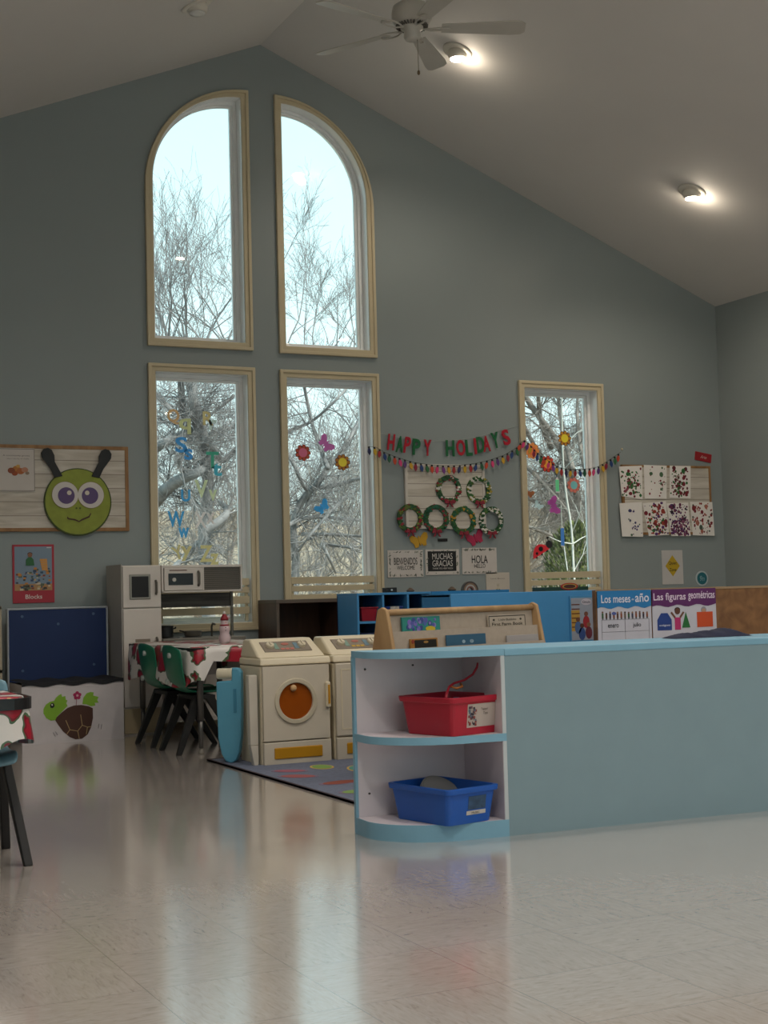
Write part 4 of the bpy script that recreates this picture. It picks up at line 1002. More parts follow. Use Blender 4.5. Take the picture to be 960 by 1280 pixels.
fy = -.285*.94/2-.001
def facecard(t, x0, x1, z0, z1, d, h, m, name, k0=.84, k1=.94):
    y = lambda z: -(d*k0/2+(d*k1/2-d*k0/2)*z/(h-.018))-.0012
    return MB().add([(x0, y(z0), z0), (x1, y(z0), z0), (x1, y(z1), z1), (x0, y(z1), z1), (x0, y(z0)+.001, z0), (x1, y(z0)+.001, z0), (x1, y(z1)+.001, z1), (x0, y(z1)+.001, z1)], [(0, 1, 2, 3), (4, 7, 6, 5), (0, 4, 5, 1), (1, 5, 6, 2), (2, 6, 7, 3), (3, 7, 4, 0)], m).build(name, t), y
lb_, yf = facecard(RB, -.045, .09, .024, .1, .262, .125, mat('b8aca4', .6), 'label_card')
b = MB(); ym = yf(.06)-.0018; r = random.Random(5)
for i in range(40):
    x, z = r.uniform(-.038, -.004), r.uniform(.032, .092); s_ = .004; b.box(x-s_, x+s_, yf(z)-.0008-i*1e-5, yf(z)+.001, z-s_, z+s_, mat(r.choice(['3a3440', '8a3a34', '5a6a7a', 'b0a49c', '6a4a50']), .6))
b.build('photo', lb_)
b = MB(); th_ = math.atan2(.0143, .107); b.M = Matrix.Translation((0, yf(0)-.0008, 0)) @ Matrix.Rotation(th_, 4, 'X')
b.text('Tapper', .032, .081, .034, .010, 0, mat('2c2a28', .6)); b.text('Toys', .038, .067, .022, .011, 0, mat('2c2a28', .6)); b.build('lettering', lb_)
BB = bin_('blue plastic bin marked MUSIC on the bottom shelf', '1258b4', (2.215, 4.225, .054), math.radians(13), .222, .312, .118, 0)
l2, yf2 = facecard(BB, -.015, .06, .045, .088, .312, .118, mat('34506e', .5, var=.3, scale=60), 'picture_card')
l3, yf3 = facecard(BB, -.02, .062, .028, .041, .312, .118, mat('c8c4bc', .6), 'label_strip')
b = MB(); b.M = Matrix.Translation((0, yf2(0)-.0008, 0)) @ Matrix.Rotation(math.atan2(.0168, .1), 4, 'X'); b.text('MUSIC', .018, .0345, .034, .007, 0, mat('2c2a28', .6)); b.build('lettering', l3)
o = MB().lathe([(.074, 0), (.076, .004), (.076, .022), (.07, .026), (.06, .0265)], mat('8d8c88', .5), n=36).build('toy_drum', None, (2.235, 4.285, .118), (math.radians(40), 0, math.radians(14))); tag(o, 'round grey drum lying in the blue bin', 'toy drum')
# red handle strap and contents of red bin
q = [(2.185, 4.13, .455), (2.20, 4.15, .468), (2.225, 4.18, .487), (2.255, 4.2, .497), (2.30, 4.21, .505), (2.335, 4.215, .522), (2.352, 4.215, .545), (2.355, 4.215, .56)]
b = MB(); b.tube(q, [.006, .005, .004, .004, .004, .004, .004, .003], mat('a0182c', .4), 8)
b.tube([(2.235, 4.185, .488), (2.25, 4.175, .482), (2.275, 4.18, .486), (2.28, 4.2, .495)], .004, mat('b86a24', .4), 6)
ox = Vector((2.26, 4.19, .46)); b.v = [v-ox for v in b.v]; tag(b.build('toy_tambourine_strap', None, ox, smooth=True), 'thin red curved cord sticking up out of the red bin', 'cord')
o = MB().lathe([(.03, 0), (.05, .01), (.055, .04), (.045, .075), (.02, .09)], mat('3c2a5c', .5), n=20).build('toy_shaker', None, (2.22, 4.27, .345)); tag(o, 'dark purple toy inside the red bin', 'toy')
o = MB().lathe([(.02, 0), (.03, .01), (.03, .08), (.01, .1)], mat('8a8aa0', .5), n=16).build('toy_cup', None, (2.30, 4.27, .345)); tag(o, 'pale lilac toy inside the red bin', 'toy')

# navy cloth on cabinet top
def cab_pt(px, py, z): return on(px, py, Z=z)
b = MB(); n, m_ = 26, 8; vs = []; r = random.Random(9)
for i in range(n+1):
    for j in range(m_+1):
        u, v = i/n, j/m_; e = math.sin(PI*u)**.5*math.sin(PI*v)**.6
        vs.append((-.17+.34*u, -.05+.1*v, .001+e*(.018+.010*u+.006*math.sin(9*u+3*v)+.005*math.sin(23*u+7*v))))
fs = [(i*(m_+1)+j, (i+1)*(m_+1)+j, (i+1)*(m_+1)+j+1, i*(m_+1)+j+1) for i in range(n) for j in range(m_)]
b.add(vs, fs, mat('0e1634', .8, var=.15, scale=30)); nb = len(vs)
cl = b.build('folded_cloth', None, (3.345, 4.26, CHT), (0, 0, CA), smooth=True); tag(cl, 'crumpled navy cloth lying on the long low cabinet', 'cloth')

# ------------------------------------------------------------------ particleboard divider and posters
DY = 6.2; dx0 = on(744, 738, Y=DY).x
OSB = wood('6e4c30', '8a6440', (14, 14, 14), .6)
dv = thing('divider_shelf', 'brown particleboard-backed divider behind the Spanish posters', 'divider', (dx0, DY, 0))
MB().box(0, 1.9, 0, .012, 0, .786, OSB).build('back_board', dv)
b = MB(); b.box(0, .03, .012, .03, 0, .786, OSB).box(1.87, 1.9, .012, .03, 0, .786, OSB).box(.03, 1.87, .012, .03, .756, .786, OSB); b.build('stiffener', dv)
for x in (.1, 1.7): MB().box(x, x+.03, -.0, .25, 0, .02, OSB).build('foot', dv)
b = MB(); b.box(0, 1.9, -.003, .0, .776, .788, mat('9a8264', .5)); b.build('edge_band', dv)
PZ0 = .44
def poster(x0p, x1p, yt0, yt1, head, label):
    a, c = on(x0p, yt0, Y=DY-.006), on(x1p, yt1, Y=DY-.006)
    t = thing('classroom_poster', label, 'poster', (a.x, DY-.0031, 0)); W = c.x-a.x; zt = (a.z+c.z)/2
    MB().box(0, W, -.003, .0, PZ0, zt, mat('bfc0cc', .5)).build('sheet', t)
    b = MB(); n = 16; hb = zt-.088; P = [(W*i/n, hb+.006*math.sin(i*1.25)) for i in range(n+1)]
    b.prism(P+[(W, zt), (0, zt)], -.0045, 0, mat(head, .5)); b.build('header', t); return t, W, zt
t, W, zt = poster(746, 813, 739, 737, '2478b4', 'poster headed Los meses del ano on blue with months table')
textpart('title', t, [('Los meses', W*.34, zt-.042, W*.54, .042, -.0055), ('año', W*.83, zt-.04, W*.26, .045, -.0055), ('del', W*.655, zt-.047, W*.045, .01, -.0055)], mat('dadcea', .5), fat=.012)
b = MB(); g = mat('55555f', .6)
r = random.Random(2)
for i in range(13):
    x = W*.09+i*W*.069; hh = r.uniform(.03, .042); c = r.choice(['2c5a34', '5a3a2c', '34344a', '6a5a4c', '8a4a2c'])
    b.box(x-.005, x+.005, -.0045, 0, zt-.14, zt-.14+hh*.6, mat(c, .6)); b.disc(x, zt-.14+hh*.72, .005, -.0048, 0, mat(r.choice(['6a4634', '8a6a54', '3a2a24']), .6), 10)
    b.box(x-.004, x-.001, -.0045, 0, zt-.148, zt-.139, mat('2c2a30', .6)); b.box(x+.001, x+.004, -.0045, 0, zt-.148, zt-.139, mat('2c2a30', .6))
b.disc(W*.30, zt-.118, .014, -.005, 0, mat('4a5a9c', .6), 16, .008); b.build('people_row', t)
b = MB()
for z in (zt-.150, zt-.212, zt-.26): b.box(W*.07, W*.95, -.004, 0, z-.0007, z+.0007, g)
for x in (W*.07, W*.5, W*.95): b.box(x-.0007, x+.0007, -.004, 0, zt-.30, zt-.150, g)
b.build('month_grid', t)
textpart('months', t, [('enero', W*.28, zt-.182, W*.2, .018, -.0045), ('julio', W*.72, zt-.182, W*.15, .028, -.0045)], mat('34343c', .6), fat=.01)
t, W, zt = poster(814.5, 894, 737, 735, '5a2460', 'poster headed Las figuras geometricas on purple with shapes')
textpart('title', t, [('Las figuras', W*.27, zt-.044, W*.5, .05, -.0055), ('geométricas', W*.77, zt-.04, W*.42, .052, -.0055)], mat('dccde0', .5), fat=.012)
b = MB(); z = zt-.215
b.prism([(W*.07, z), (W*.29, z), (W*.29, z+.055), (W*.23, z+.09), (W*.13, z+.09), (W*.07, z+.055)], -.0045, 0, mat('1c3c84', .6)); b.build('octagon', t)
MB().prism([(W*.45, z+.01), (W*.58, z+.01), (W*.515, z+.092)], -.0045, 0, mat('1f6a34', .6)).build('triangle', t); MB().box(W*.69, W*.94, -.0048, 0, z+.01, z+.09, mat('c04a20', .6)).build('square', t)
b = MB(); b.box(W*.34, W*.43, -.0045, 0, z, z+.065, mat('b02c68', .6)); b.disc(W*.385, z+.098, .017, -.005, 0, mat('5c3a2c', .6), 18); b.disc(W*.385, z+.106, .018, -.0048, 0, mat('1c1412', .6), 18, .013)
for s in (-1, 1): b.prism([(W*.385+s*.02, z+.06), (W*.385+s*.045, z+.09), (W*.385+s*.036, z+.096), (W*.385+s*.012, z+.068)][::s], -.0045, 0, mat('6a4434', .6))
b.build('child_figure', t); b = MB()
b.disc(W*.80, z+.10, .018, -.004, 0, mat('8a8a94', .6), 18); b.disc(W*.80, z+.094, .014, -.0044, 0, mat('b08a74', .6), 18); b.build('child_figure', t)
textpart('shape_name', t, [('octágono', W*.18, z+.025, W*.17, .014, -.0055)], mat('c8d0e8', .6), fat=.01)

# ------------------------------------------------------------------ blue cabinets behind
BL1, BL2 = mat('2a84c4', .45), mat('4a94cc', .45)
CYY = 6.8; cx0, cx1 = on(563, 741, Y=CYY).x, on(746, 738, Y=CYY).x
bc = thing('blue_cabinet', 'bright blue low cabinet back behind the book rack', 'cabinet', (cx0, CYY, 0)); W = cx1-cx0
MB().box(0, W, 0, .014, 0, .787, BL2).build('back_panel', bc, bevel=.003); b = MB(); b.box(0, .016, .014, .34, 0, .78, BL1).box(W-.016, W, .014, .34, 0, .78, BL1).box(0, W, .014, .34, .77, .785, BL1).box(0, W, .014, .34, .05, .065, BL1).box(0, W, .014, .34, .4, .415, BL1); b.build('carcass', bc)
a, c = on(712, 745, Y=CYY-.01), on(742, 744, Y=CYY-.01)
t = thing('circle_time_poster', 'tall poster titled Circulo with photo of children in a circle', 'poster', (a.x, CYY-.004, 0)); W = c.x-a.x; zt = a.z
MB().box(0, W, -.004, .004, .50, zt, mat('4a90c0', .4)).build('card', t, bevel=.001)
b = MB(); b.box(.008, W-.008, -.0055, 0, .51, zt-.012, mat('9aa4b4', .5)); r = random.Random(6); b.box(.008, W*.4, -.0058, 0, .56, zt-.08, mat('c09a48', .5))
for i in range(6): b.box(.01, W*.4, -.006, 0, .58+i*.025, .586+i*.025, mat('6a3c28', .5))
for x, z, c1, c2 in ((.05, .58, '4a6a9c', '6a4434'), (.105, .61, 'a02c34', '7a5040'), (.075, .545, '34508c', '5a3a2c'), (.12, .55, '6a2c3c', '8a6048')):
    b.disc(x, z, .022, -.0068, 0, mat(c1, .6), 14, .035); b.disc(x, z+.045, .013, -.0072, 0, mat(c2, .6), 14)
b.disc(W*.68, zt-.035, .034, -.0065, 0, mat('c8c4d0', .5), 24, .018); b.build('photo', t)
textpart('lettering', t, [('Círculo', W*.68, zt-.035, .052, .014, -.0075)], mat('2a3a4a', .6), fat=.01)
# small box with oval badge on that cabinet
a = on(700, 739, Y=CYY+.15)
t = thing('game_box', 'dark green box with red oval badge on the bright blue cabinet', 'box', (a.x, CYY+.17, .787)); MB().box(-.13, .16, -.07, .07, 0, .022, mat('1c3c2c', .5)).build('carton', t, bevel=.002)
b = MB(); b.M = Matrix.Translation((.03, -.07, .024)); b.disc(0, 0, .058, -.003, 0, mat('a02020', .5), 24, .02); b.disc(0, 0, .046, -.0045, 0, mat('b8a040', .5), 24, .014); b.disc(0, 0, .04, -.0055, 0, mat('4a2018', .5), 24, .011); b.build('oval_badge', t)

# cubby unit with small bins
QY = 7.8; qa, qb = on(446, 742, Y=QY).x, on(539, 740, Y=QY).x; QW = qb-qa; QH = .803
cu_ = thing('cubby_shelf', 'bright blue cubby unit with three columns of small compartments', 'shelf', (qa, QY, 0)); D = .3; tk = .014
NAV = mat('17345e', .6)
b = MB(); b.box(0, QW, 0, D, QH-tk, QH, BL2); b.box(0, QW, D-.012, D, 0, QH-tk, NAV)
cw = QW/3
for i in range(4): b.box(min(i*cw, QW-tk), min(i*cw, QW-tk)+tk, 0, D-.012, 0, QH-tk, BL2)
for z in (.0, .155, .31, .465, .62): b.box(tk, QW-tk, 0, D-.012, z, z+tk, BL2)
b.build('carcass', cu_, bevel=.002)
cp = thing('plain_blue_cabinet', 'plain bright blue cabinet joined at right of the cubby unit', 'cabinet', (qb+.002, QY, 0)); MB().box(0, .55, 0, .014, 0, QH, BL1).build('back_panel', cp); b = MB(); b.box(0, .55, .014, D, QH-.015, QH, BL1).box(0, .015, .014, D, 0, QH-.015, BL1).box(.535, .55, .014, D, 0, QH-.015, BL1).box(.015, .535, .014, D, .3, .315, BL1); b.build('carcass', cp)
def small_bin(i, z, col, label, w=.11, h=.085, lid=None, card=False):
    x = qa+i*cw+cw/2+.006; t = thing('small_bin', label, 'bin', (x, QY+.08, z)); k = w/2
    MB().hexa([(-k*.8, -.05, 0), (k*.8, -.05, 0), (k*.8, .1, 0), (-k*.8, .1, 0), (-k, -.062, h), (k, -.062, h), (k, .11, h), (-k, .11, h)], mat(col, .45)).build('tub', t, bevel=.004)
    b = MB(); b.box(-k-.004, k+.004, -.066, .114, h-.008, h, mat(lid or col, .45)).build('rim', t, bevel=.002)
    if card: MB().box(-.03, .028, -.07, -.066, h*.2, h*1.0, mat('b8b8b4', .6, var=.35, scale=90)).build('card', t)
small_bin(0, .634, '9a1c2c', 'small red box with tilted lid in the top left cubby')
small_bin(1, .634, '1c3c8c', 'small blue bin with picture card in the top middle cubby', card=True)
small_bin(2, .634, '8c9cae', 'small grey-blue tub in the top right cubby', .1, .07)
small_bin(0, .479, '16305c', 'small navy bin in the second cubby of the left column')
small_bin(1, .479, 'a8a020', 'small yellow-green bin in the second row of cubbies', .11, .12)
small_bin(2, .479, '16305c', 'small navy bin in the second cubby of the right column')
o = MB().hexa([(-.05, -.005, 0), (.05, -.005, 0), (.05, .005, 0), (-.05, .005, 0), (-.05, -.005, .11), (.05, -.005, .11), (.05, .005, .11), (-.05, .005, .11)], mat('a4202c', .45)).build('bin_lid', None, (qa+cw/2+.01, QY+.155, .72), (math.radians(-60), 0, 0)); bpy.data.objects.remove(o)
# things standing on the cubby and plain cabinet
t = thing('small_speaker', 'small black box with white dot on the cubby unit', 'speaker', (on(487, 738, Y=QY+.15).x, QY+.15, QH)); MB().box(-.036, .036, -.03, .03, 0, .03, BLACK).build('case', t, bevel=.003); MB().disc(.0, .015, .006, -.033, -.029, mat('b8c0c4', .3), 12).build('dial', t)
for px, w_, lab in ((513, .02, 'small brown wooden knick-knack beside the black box'), (565, .022, 'small brown knick-knack left of the rainbow arch')):
    o = MB().lathe([(w_, 0), (w_*1.3, .008), (w_*.8, .018), (w_*.3, .026)], mat('5a4a3c', .6), n=16).build('wooden_ornament', None, (on(px, 738, Y=QY+.15).x, QY+.15, QH)); tag(o, lab, 'ornament')
xr = on(587, 737, Y=QY+.15).x
t = thing('toy_arch', 'wooden rainbow arch toy standing on the plain blue cabinet', 'toy', (xr, QY+.15, QH+.0)); 
for ro, ri, c, nm in ((.057, .048, '4a4038', 'arch'), (.047, .038, '8a6a50', 'arch'), (.037, .028, 'b4aca0', 'arch'), (.027, .018, '8a5a4a', 'arch')):
    MB().ring(0, 0, ro, ri, -.012, .012, mat(c, .6), 24, 0, PI).build(nm, t)

# brown cabinet under the middle window
ba, bb2 = on(345, 750, Y=8.4).x, 4.25
wc = thing('wooden_cabinet', 'dark brown two-bay open cabinet under the middle window', 'cabinet', (ba, 8.4, 0)); BR = wood('463024', '5a3e2e', (18, 18, 4), .5); BE = mat('5e5348', .5); W = bb2-ba
b = MB(); b.box(0, W, 0, .32, .752, .775, BE).build('top', wc, bevel=.002)
b = MB(); b.box(0, .02, 0, .32, 0, .752, BR).box(W-.02, W, 0, .32, 0, .752, BR).box(.425, .448, 0, .31, 0, .752, BR).box(.02, W-.02, .31, .32, 0, .752, BR).box(.02, W-.02, .005, .31, .36, .378, BR).box(.02, W-.02, .005, .31, .04, .058, BR); b.build('carcass', wc)
b = MB(); b.box(.0, .02, -.002, 0, 0, .752, BE).box(.425, .448, -.002, 0, .0, .752, BE); b.build('edge_band', wc)
tag(MB().box(-.04, .04, -.006, .0, -.012, .012, BLACK).build('cabinet_tag', None, (ba+.50, 8.4, .764)), 'black tag on the brown cabinet top edge', 'tag')
b = MB(); r = random.Random(4)
o = MB(); n = 12
for i in range(9): o.lathe([(.01, 0), (.045, .01), (.05, .04), (.03, .06), (.005, .065)], mat('8c1424', .7), (-.15+.035*i, .02*math.sin(i*2.1), .02*abs(math.sin(i*1.3))), 14, 1, .9)
tag(o.build('red_stuffed_toy', None, (ba+.66, 8.5, .378), smooth=True), 'heap of red plush in the brown cabinet right bay', 'soft toy')
o = MB().lathe([(.02, 0), (.03, .02), (.02, .05), (.024, .065), (.015, .085), (.004, .09)], mat('b88a4c', .6), n=16).build('small_doll', None, (on(438, 790, Y=8.46).x, 8.43, .378)); tag(o, 'tan little figure beside the red plush toy', 'toy')

# ------------------------------------------------------------------ wooden book rack
A = on(480, 767, Z=.72); 
LA = Vector((on(481, 768, Y=5.55).x, 5.55)); LB_ = Vector((on(664, 757, Y=5.85).x, 5.85))
zA, zB = on(481, 768, Y=5.55).z, on(664, 757, Y=5.85).z
dr_ = LB_-LA; RL = dr_.length; RA = math.atan2(dr_.y, dr_.x); zr = (zA+zB)/2
br = thing('book_rack', 'wooden book rack with dowel top rail and fabric pockets', 'book rack', (LA.x, LA.y, 0), RA)
PINE = wood('a8845a', 'bf9c70', (10, 10, 3), .5); FAB = mat('b0a394', .9, var=.05, scale=40)
b = MB(); b.tube([(-.01, 0, zr), (RL+.01, 0, zr)], .014, PINE, 16).build('top_rail', br, smooth=True)
for x in (-.02, RL):
    b = MB(); b.M = Matrix.Translation((x, 0, 0)) @ Matrix.Rotation(PI/2, 4, 'Z')
    b.prism([(-.17, 0), (.17, 0), (.16, .1), (.035, zr-.02), (.028, zr+.012), (0, zr+.024), (-.028, zr+.012), (-.035, zr-.02), (-.16, .1)], -.02, 0, PINE); b.build('end_panel', br, bevel=.005)
def pocket(z0, z1, y, nm):
    b = MB(); b.add([(.0, y-.02, z0), (RL, y-.02, z0), (RL, y, z1), (0, y, z1), (.0, y+.004, z0), (RL, y+.004, z0), (RL, y+.006, z1), (0, y+.006, z1)], [(0, 1, 2, 3), (7, 6, 5, 4), (3, 2, 6, 7), (0, 4, 5, 1), (1, 5, 6, 2), (4, 0, 3, 7)], FAB); b.build(nm, br)
pocket(.45, zr-.004, .0, 'fabric_back'); pocket(.40, zr-.083, -.035, 'fabric_pocket'); pocket(.25, zr-.155, -.075, 'fabric_pocket'); pocket(.1, zr-.30, -.115, 'fabric_pocket')
def book(u0, u1, z0, z1, y, cov, label, deco=None, tilt=.06):
    M = br.matrix_basis
    c = Matrix.Translation((LA.x, LA.y, 0)) @ Matrix.Rotation(RA, 4, 'Z') @ Vector(((u0+u1)/2*RL, y, z0))
    t = thing('picture_book', label, 'book', c, RA); w, h = (u1-u0)*RL/2, z1-z0
    t.rotation_euler = (-tilt, 0, RA)
    MB().box(-w, w, -.004, .004, 0, h, mat(cov, .45)).build('cover', t, bevel=.001)
    MB().box(-w+.002, w-.001, -.0025, .0045, .002, h-.003, PAPER).build('pages', t)
    if deco: deco(t, w, h)
def d1_(t, w, h):
    b = MB(); r = random.Random(8)
    b.box(-w*.97, w*.97, -.0048, 0, h*.05, h*.93, mat('2c8a80', .5))
    for i in range(34):
        x, z = r.uniform(-w*.75, w*.75), h-r.uniform(.012, .06); b.disc(x, z, r.uniform(.006, .013), -.0055-i*3e-5, 0, mat(r.choice(['5a5aa8', '7a6ab8', '4868a8', '8a80bc', '3c4c8c']), .5), 10)
    b.disc(w*.45, h-.055, .03, -.007, 0, mat('c8b02c', .5), 16, .012); b.build('cover_art', t)
def d2_(t, w, h):
    b = MB(); loop_prism(b, [(-w*.98, 0), (w*.98, 0), (w*.98, h-.003), (-w*.98, h-.003)], [(-w*.95, .004), (w*.95, .004), (w*.95, h-.007), (-w*.95, h-.007)], -.0048, 0, mat('4a443c', .6))
    b.text('Little Bubbles', 0, h-.022, w*.95, .010, -.005, mat('3c3832', .6)); b.text('First Farm Book', 0, h-.042, w*1.65, .014, -.005, mat('2c2a26', .6), fat=.01)
    for s in (-1, 1): b.disc(s*w*.72, h-.022, .007, -.0052, 0, mat('3c3832', .6), 8, .005)
    b.build('cover_print', t)
def d3_(t, w, h):
    b = MB(); b.box(-w*.7, w*.9, -.0048, 0, 0, h-.006, mat('16120e', .5)); b.disc(-w*.82, h-.012, .009, -.005, 0, mat('8a3020', .5), 14); b.disc(.01, h-.016, .015, -.0055, 0, mat('a07a3c', .5), 14, .005); b.build('cover_art', t)
def d4_(t, w, h):
    b = MB()
    for x in (-.02, .03, .035): b.disc(x, h-.032, .01, -.005, 0, mat('9ab4c4', .5), 12, .008)
    b.build('cover_art', t)
zz = zr
book(.085, .33, zr-.15, zr-.022, -.022, '2c7a74', 'teal picture book with purple and yellow cover in the rack top pocket', d1_)
book(.66, .93, zr-.15, zr-.030, -.022, 'b4a898', 'cream book titled First Farm Book in the rack top pocket', d2_)
book(.10, .275, zr-.22, zr-.116, -.055, 'a07030', 'dark book with brown border in the rack second pocket, left', d3_)
book(.335, .60, zr-.22, zr-.108, -.055, '34607c', 'slate blue book in the rack second pocket, middle', d4_)
book(.75, 1.0-.02, zr-.22, zr-.125, -.055, 'a8a4a4', 'pale grey book in the rack second pocket, right', None)

# ------------------------------------------------------------------ outdoors
GR = mat('94806c', .95, var=.25, scale=.8, bump=.4)
b = MB(); n = 30; vs = []
for j in range(n+1):
    for i in range(n+1):
        x = -25+80*i/n; y = YW+.25+55*j/n; d = max(0, y-17)
        vs.append((x, y, -.35+.10*d+.55*math.sin(x*.35+1)*min(1, d/8)+.25*math.sin(y*.5+x*.2)*min(1, d/6)))
b.add(vs, [(j*(n+1)+i, j*(n+1)+i+1, (j+1)*(n+1)+i+1, (j+1)*(n+1)+i) for j in range(n) for i in range(n)], GR)
struct(b.build('ground', smooth=True))

BARK = mat('7c7670', .9, var=.25, scale=14, bump=.5); BARK2 = mat('8f8478', .9, var=.2, scale=10); BARK3 = mat('6c625c', .9, var=.2, scale=10)
def grow(mb, p, d, L_, r_, depth, rr, m, up=.25, spread=.6, nseg=4, side=3, twig=True):
    """one bent branch, then its own branches"""
    path = [p.copy()]; rad = [r_]; dd = d.copy()
    for i in range(nseg):
        dd = (dd+Vector((rr.gauss(0, .16), rr.gauss(0, .16), rr.gauss(0, .12)+up*.12))).normalized(); p = p+dd*L_/nseg; path.append(p.copy()); rad.append(max(.0017, r_*(1-.55*(i+1)/nseg)))
    mb.tube(path, rad, m, side if depth > 1 else 3, False) if depth > 0 else mb.tube(path, rad, m, 3, False)
    if depth == 0: return
    kids = rr.randint(3, 5) if depth > 1 else rr.randint(4, 6)
    for k in range(kids):
        t = rr.uniform(.3, 1) if k else 1; q = path[min(int(t*nseg), nseg)]; base = (path[min(int(t*nseg)+1, nseg)]-path[max(int(t*nseg)-1, 0)]).normalized()
        ax = Vector((rr.gauss(0, 1), rr.gauss(0, 1), rr.gauss(0, 1))).cross(base).normalized(); ang = rr.uniform(.35, 1)*spread*1.5 if k else spread*.3
        nd = Quaternion(ax, ang) @ base; nd = (nd+Vector((0, 0, up*.5))).normalized()
        grow(mb, q, nd, L_*rr.uniform(.55, .8), rad[min(int(t*nseg), nseg)]*rr.uniform(.5, .75), depth-1, rr, m, up, spread, nseg, side)
def tree(name, label, loc, limbs, seed, m, depth=4, up=.25, spread=.6, cat='tree', grp=None, trunk=None):
    rr = random.Random(seed); t = thing(name, label, cat, loc, 0, grp)
    b = MB(); tp = trunk or [(0, 0, -.3), (0, 0, 1)]; b.tube([Vector(p) for p in tp], [limbs[0][2]*1.9-i*.01 for i in range(len(tp))], m, 10); b.build('trunk', t, smooth=True)
    b = MB()
    for d, L_, r_, off in limbs: grow(b, Vector(off), Vector(d).normalized(), L_, r_, depth, rr, m, up, spread, 4, 6)
    b.build('branches', t, smooth=True); return t
# the nearest trees: their main limbs follow the photograph, twigs are grown from them
def limb_tree(name, label, Y, limbs, shoots, seed, m, ky=(4.57, 170, 440), tw=1.0, wob=.35):
    rr = random.Random(seed); k, ax_, ay_ = ky; pts0 = on(ax_+limbs[0][1][0][0]/k, ay_+limbs[0][1][0][1]/k, Y=Y); org = Vector((pts0.x, Y, -.3))
    t = thing(name, label, 'tree', org); tr, br = MB(), MB()
    for n_, (r_, q) in enumerate(limbs):
        P = []
        for i, (x, y) in enumerate(q): P.append(on(ax_+x/k, ay_+y/k, Y=Y+(wob*math.sin(i*1.1+n_*1.7) if n_ else .1*math.sin(i)))-org)
        if n_ == 0: P = [Vector((P[0].x+.05, P[0].y, -.1)), Vector((P[0].x+.03, P[0].y, P[0].z*.5))]+P
        # smooth the polyline
        for _ in range(2):
            Q = [P[0]]
            for a, c in zip(P, P[1:]): Q += [a.lerp(c, .25), a.lerp(c, .75)]
            P = Q+[P[-1]]
        R_ = [r_*(.95-.5*i/(len(P)-1)) for i in range(len(P))]
        (tr if n_ == 0 else br).tube(P, R_, m, 9, True)
        L_ = sum((c-a).length for a, c in zip(P, P[1:])); cnt_ = int(L_*11*tw)
        for i in range(cnt_):
            j_ = rr.randrange(3, len(P)-1); base = (P[min(j_+1, len(P)-1)]-P[j_-1]).normalized()
            ax = Vector((rr.gauss(0, 1), rr.gauss(0, 1), rr.gauss(0, 1))).cross(base).normalized(); nd = Quaternion(ax, rr.uniform(.5, 1.5)) @ base
            grow(br, P[j_], nd, rr.uniform(.25, .6), min(r_*.4, rr.uniform(.004, .010)), 3 if rr.random() < .4 else 2, rr, m, .12, .65, 3, 4)
    for (x, y, dx, L_, r_) in shoots:
        p = on(x, y, Y=Y+rr.uniform(-.4, .4))-org; grow(br, p, Vector((dx*1.5, rr.gauss(0, .2), 1)).normalized(), L_*.60, r_*.42, 3, rr, m, .16, .5, 5, 4)
    tr.build('trunk', t, smooth=True); br.build('branches', t, smooth=True); return t
BARKA = mat('827f7f', .9, var=.3, scale=9, bump=.5)
limb_tree('bare_tree', 'gnarled bare tree with thick crossing limbs outside the letter window', 13.0,
  [(.075, [(400, 1250), (385, 1000), (420, 800), (400, 640), (390, 480), (345, 330), (300, 170), (290, 60)]), (.075, [(110, 850), (190, 765), (290, 710), (350, 690), (405, 650)]),
   (.05, [(110, 550), (180, 510), (240, 480), (330, 440), (395, 500)]), (.045, [(395, 500), (440, 540), (485, 640), (570, 560), (640, 480)]), (.055, [(330, 500), (280, 420), (265, 330), (255, 180), (250, 40)]), (.05, [(390, 480), (335, 400), (325, 300), (330, 150), (345, 40)]),
   (.05, [(400, 1020), (500, 950), (530, 900), (480, 860)]), (.035, [(200, 1250), (300, 1150), (385, 1060)]), (.03, [(400, 480), (500, 450), (640, 400)]), (.03, [(110, 240), (200, 330), (270, 400)]), (.03, [(240, 600), (265, 690), (330, 700)]), (.02, [(560, 250), (480, 320), (390, 380), (345, 480)])],
  [(213, 450, -.35, 1.25, .03), (222, 455, -.1, 1.45, .035), (232, 450, .1, 1.4, .035), (240, 450, -.25, 1.5, .03), (250, 455, .25, 1.35, .03), (262, 450, .05, 1.45, .03), (272, 455, .3, 1.4, .03), (285, 460, .1, 1.5, .028), (300, 460, -.3, 1.5, .028), (202, 455, .05, 1.2, .025), (196, 440, .2, 1.0, .02), (246, 440, .55, 1.4, .022), (290, 440, -.6, 1.3, .022), (208, 400, -.2, .8, .008), (240, 400, .12, .9, .008), (285, 400, .2, .9, .008), (228, 430, -.5, 1.2, .014), (270, 430, .6, 1.1, .014), (250, 420, -.1, 1.1, .012)], 21, BARKA)
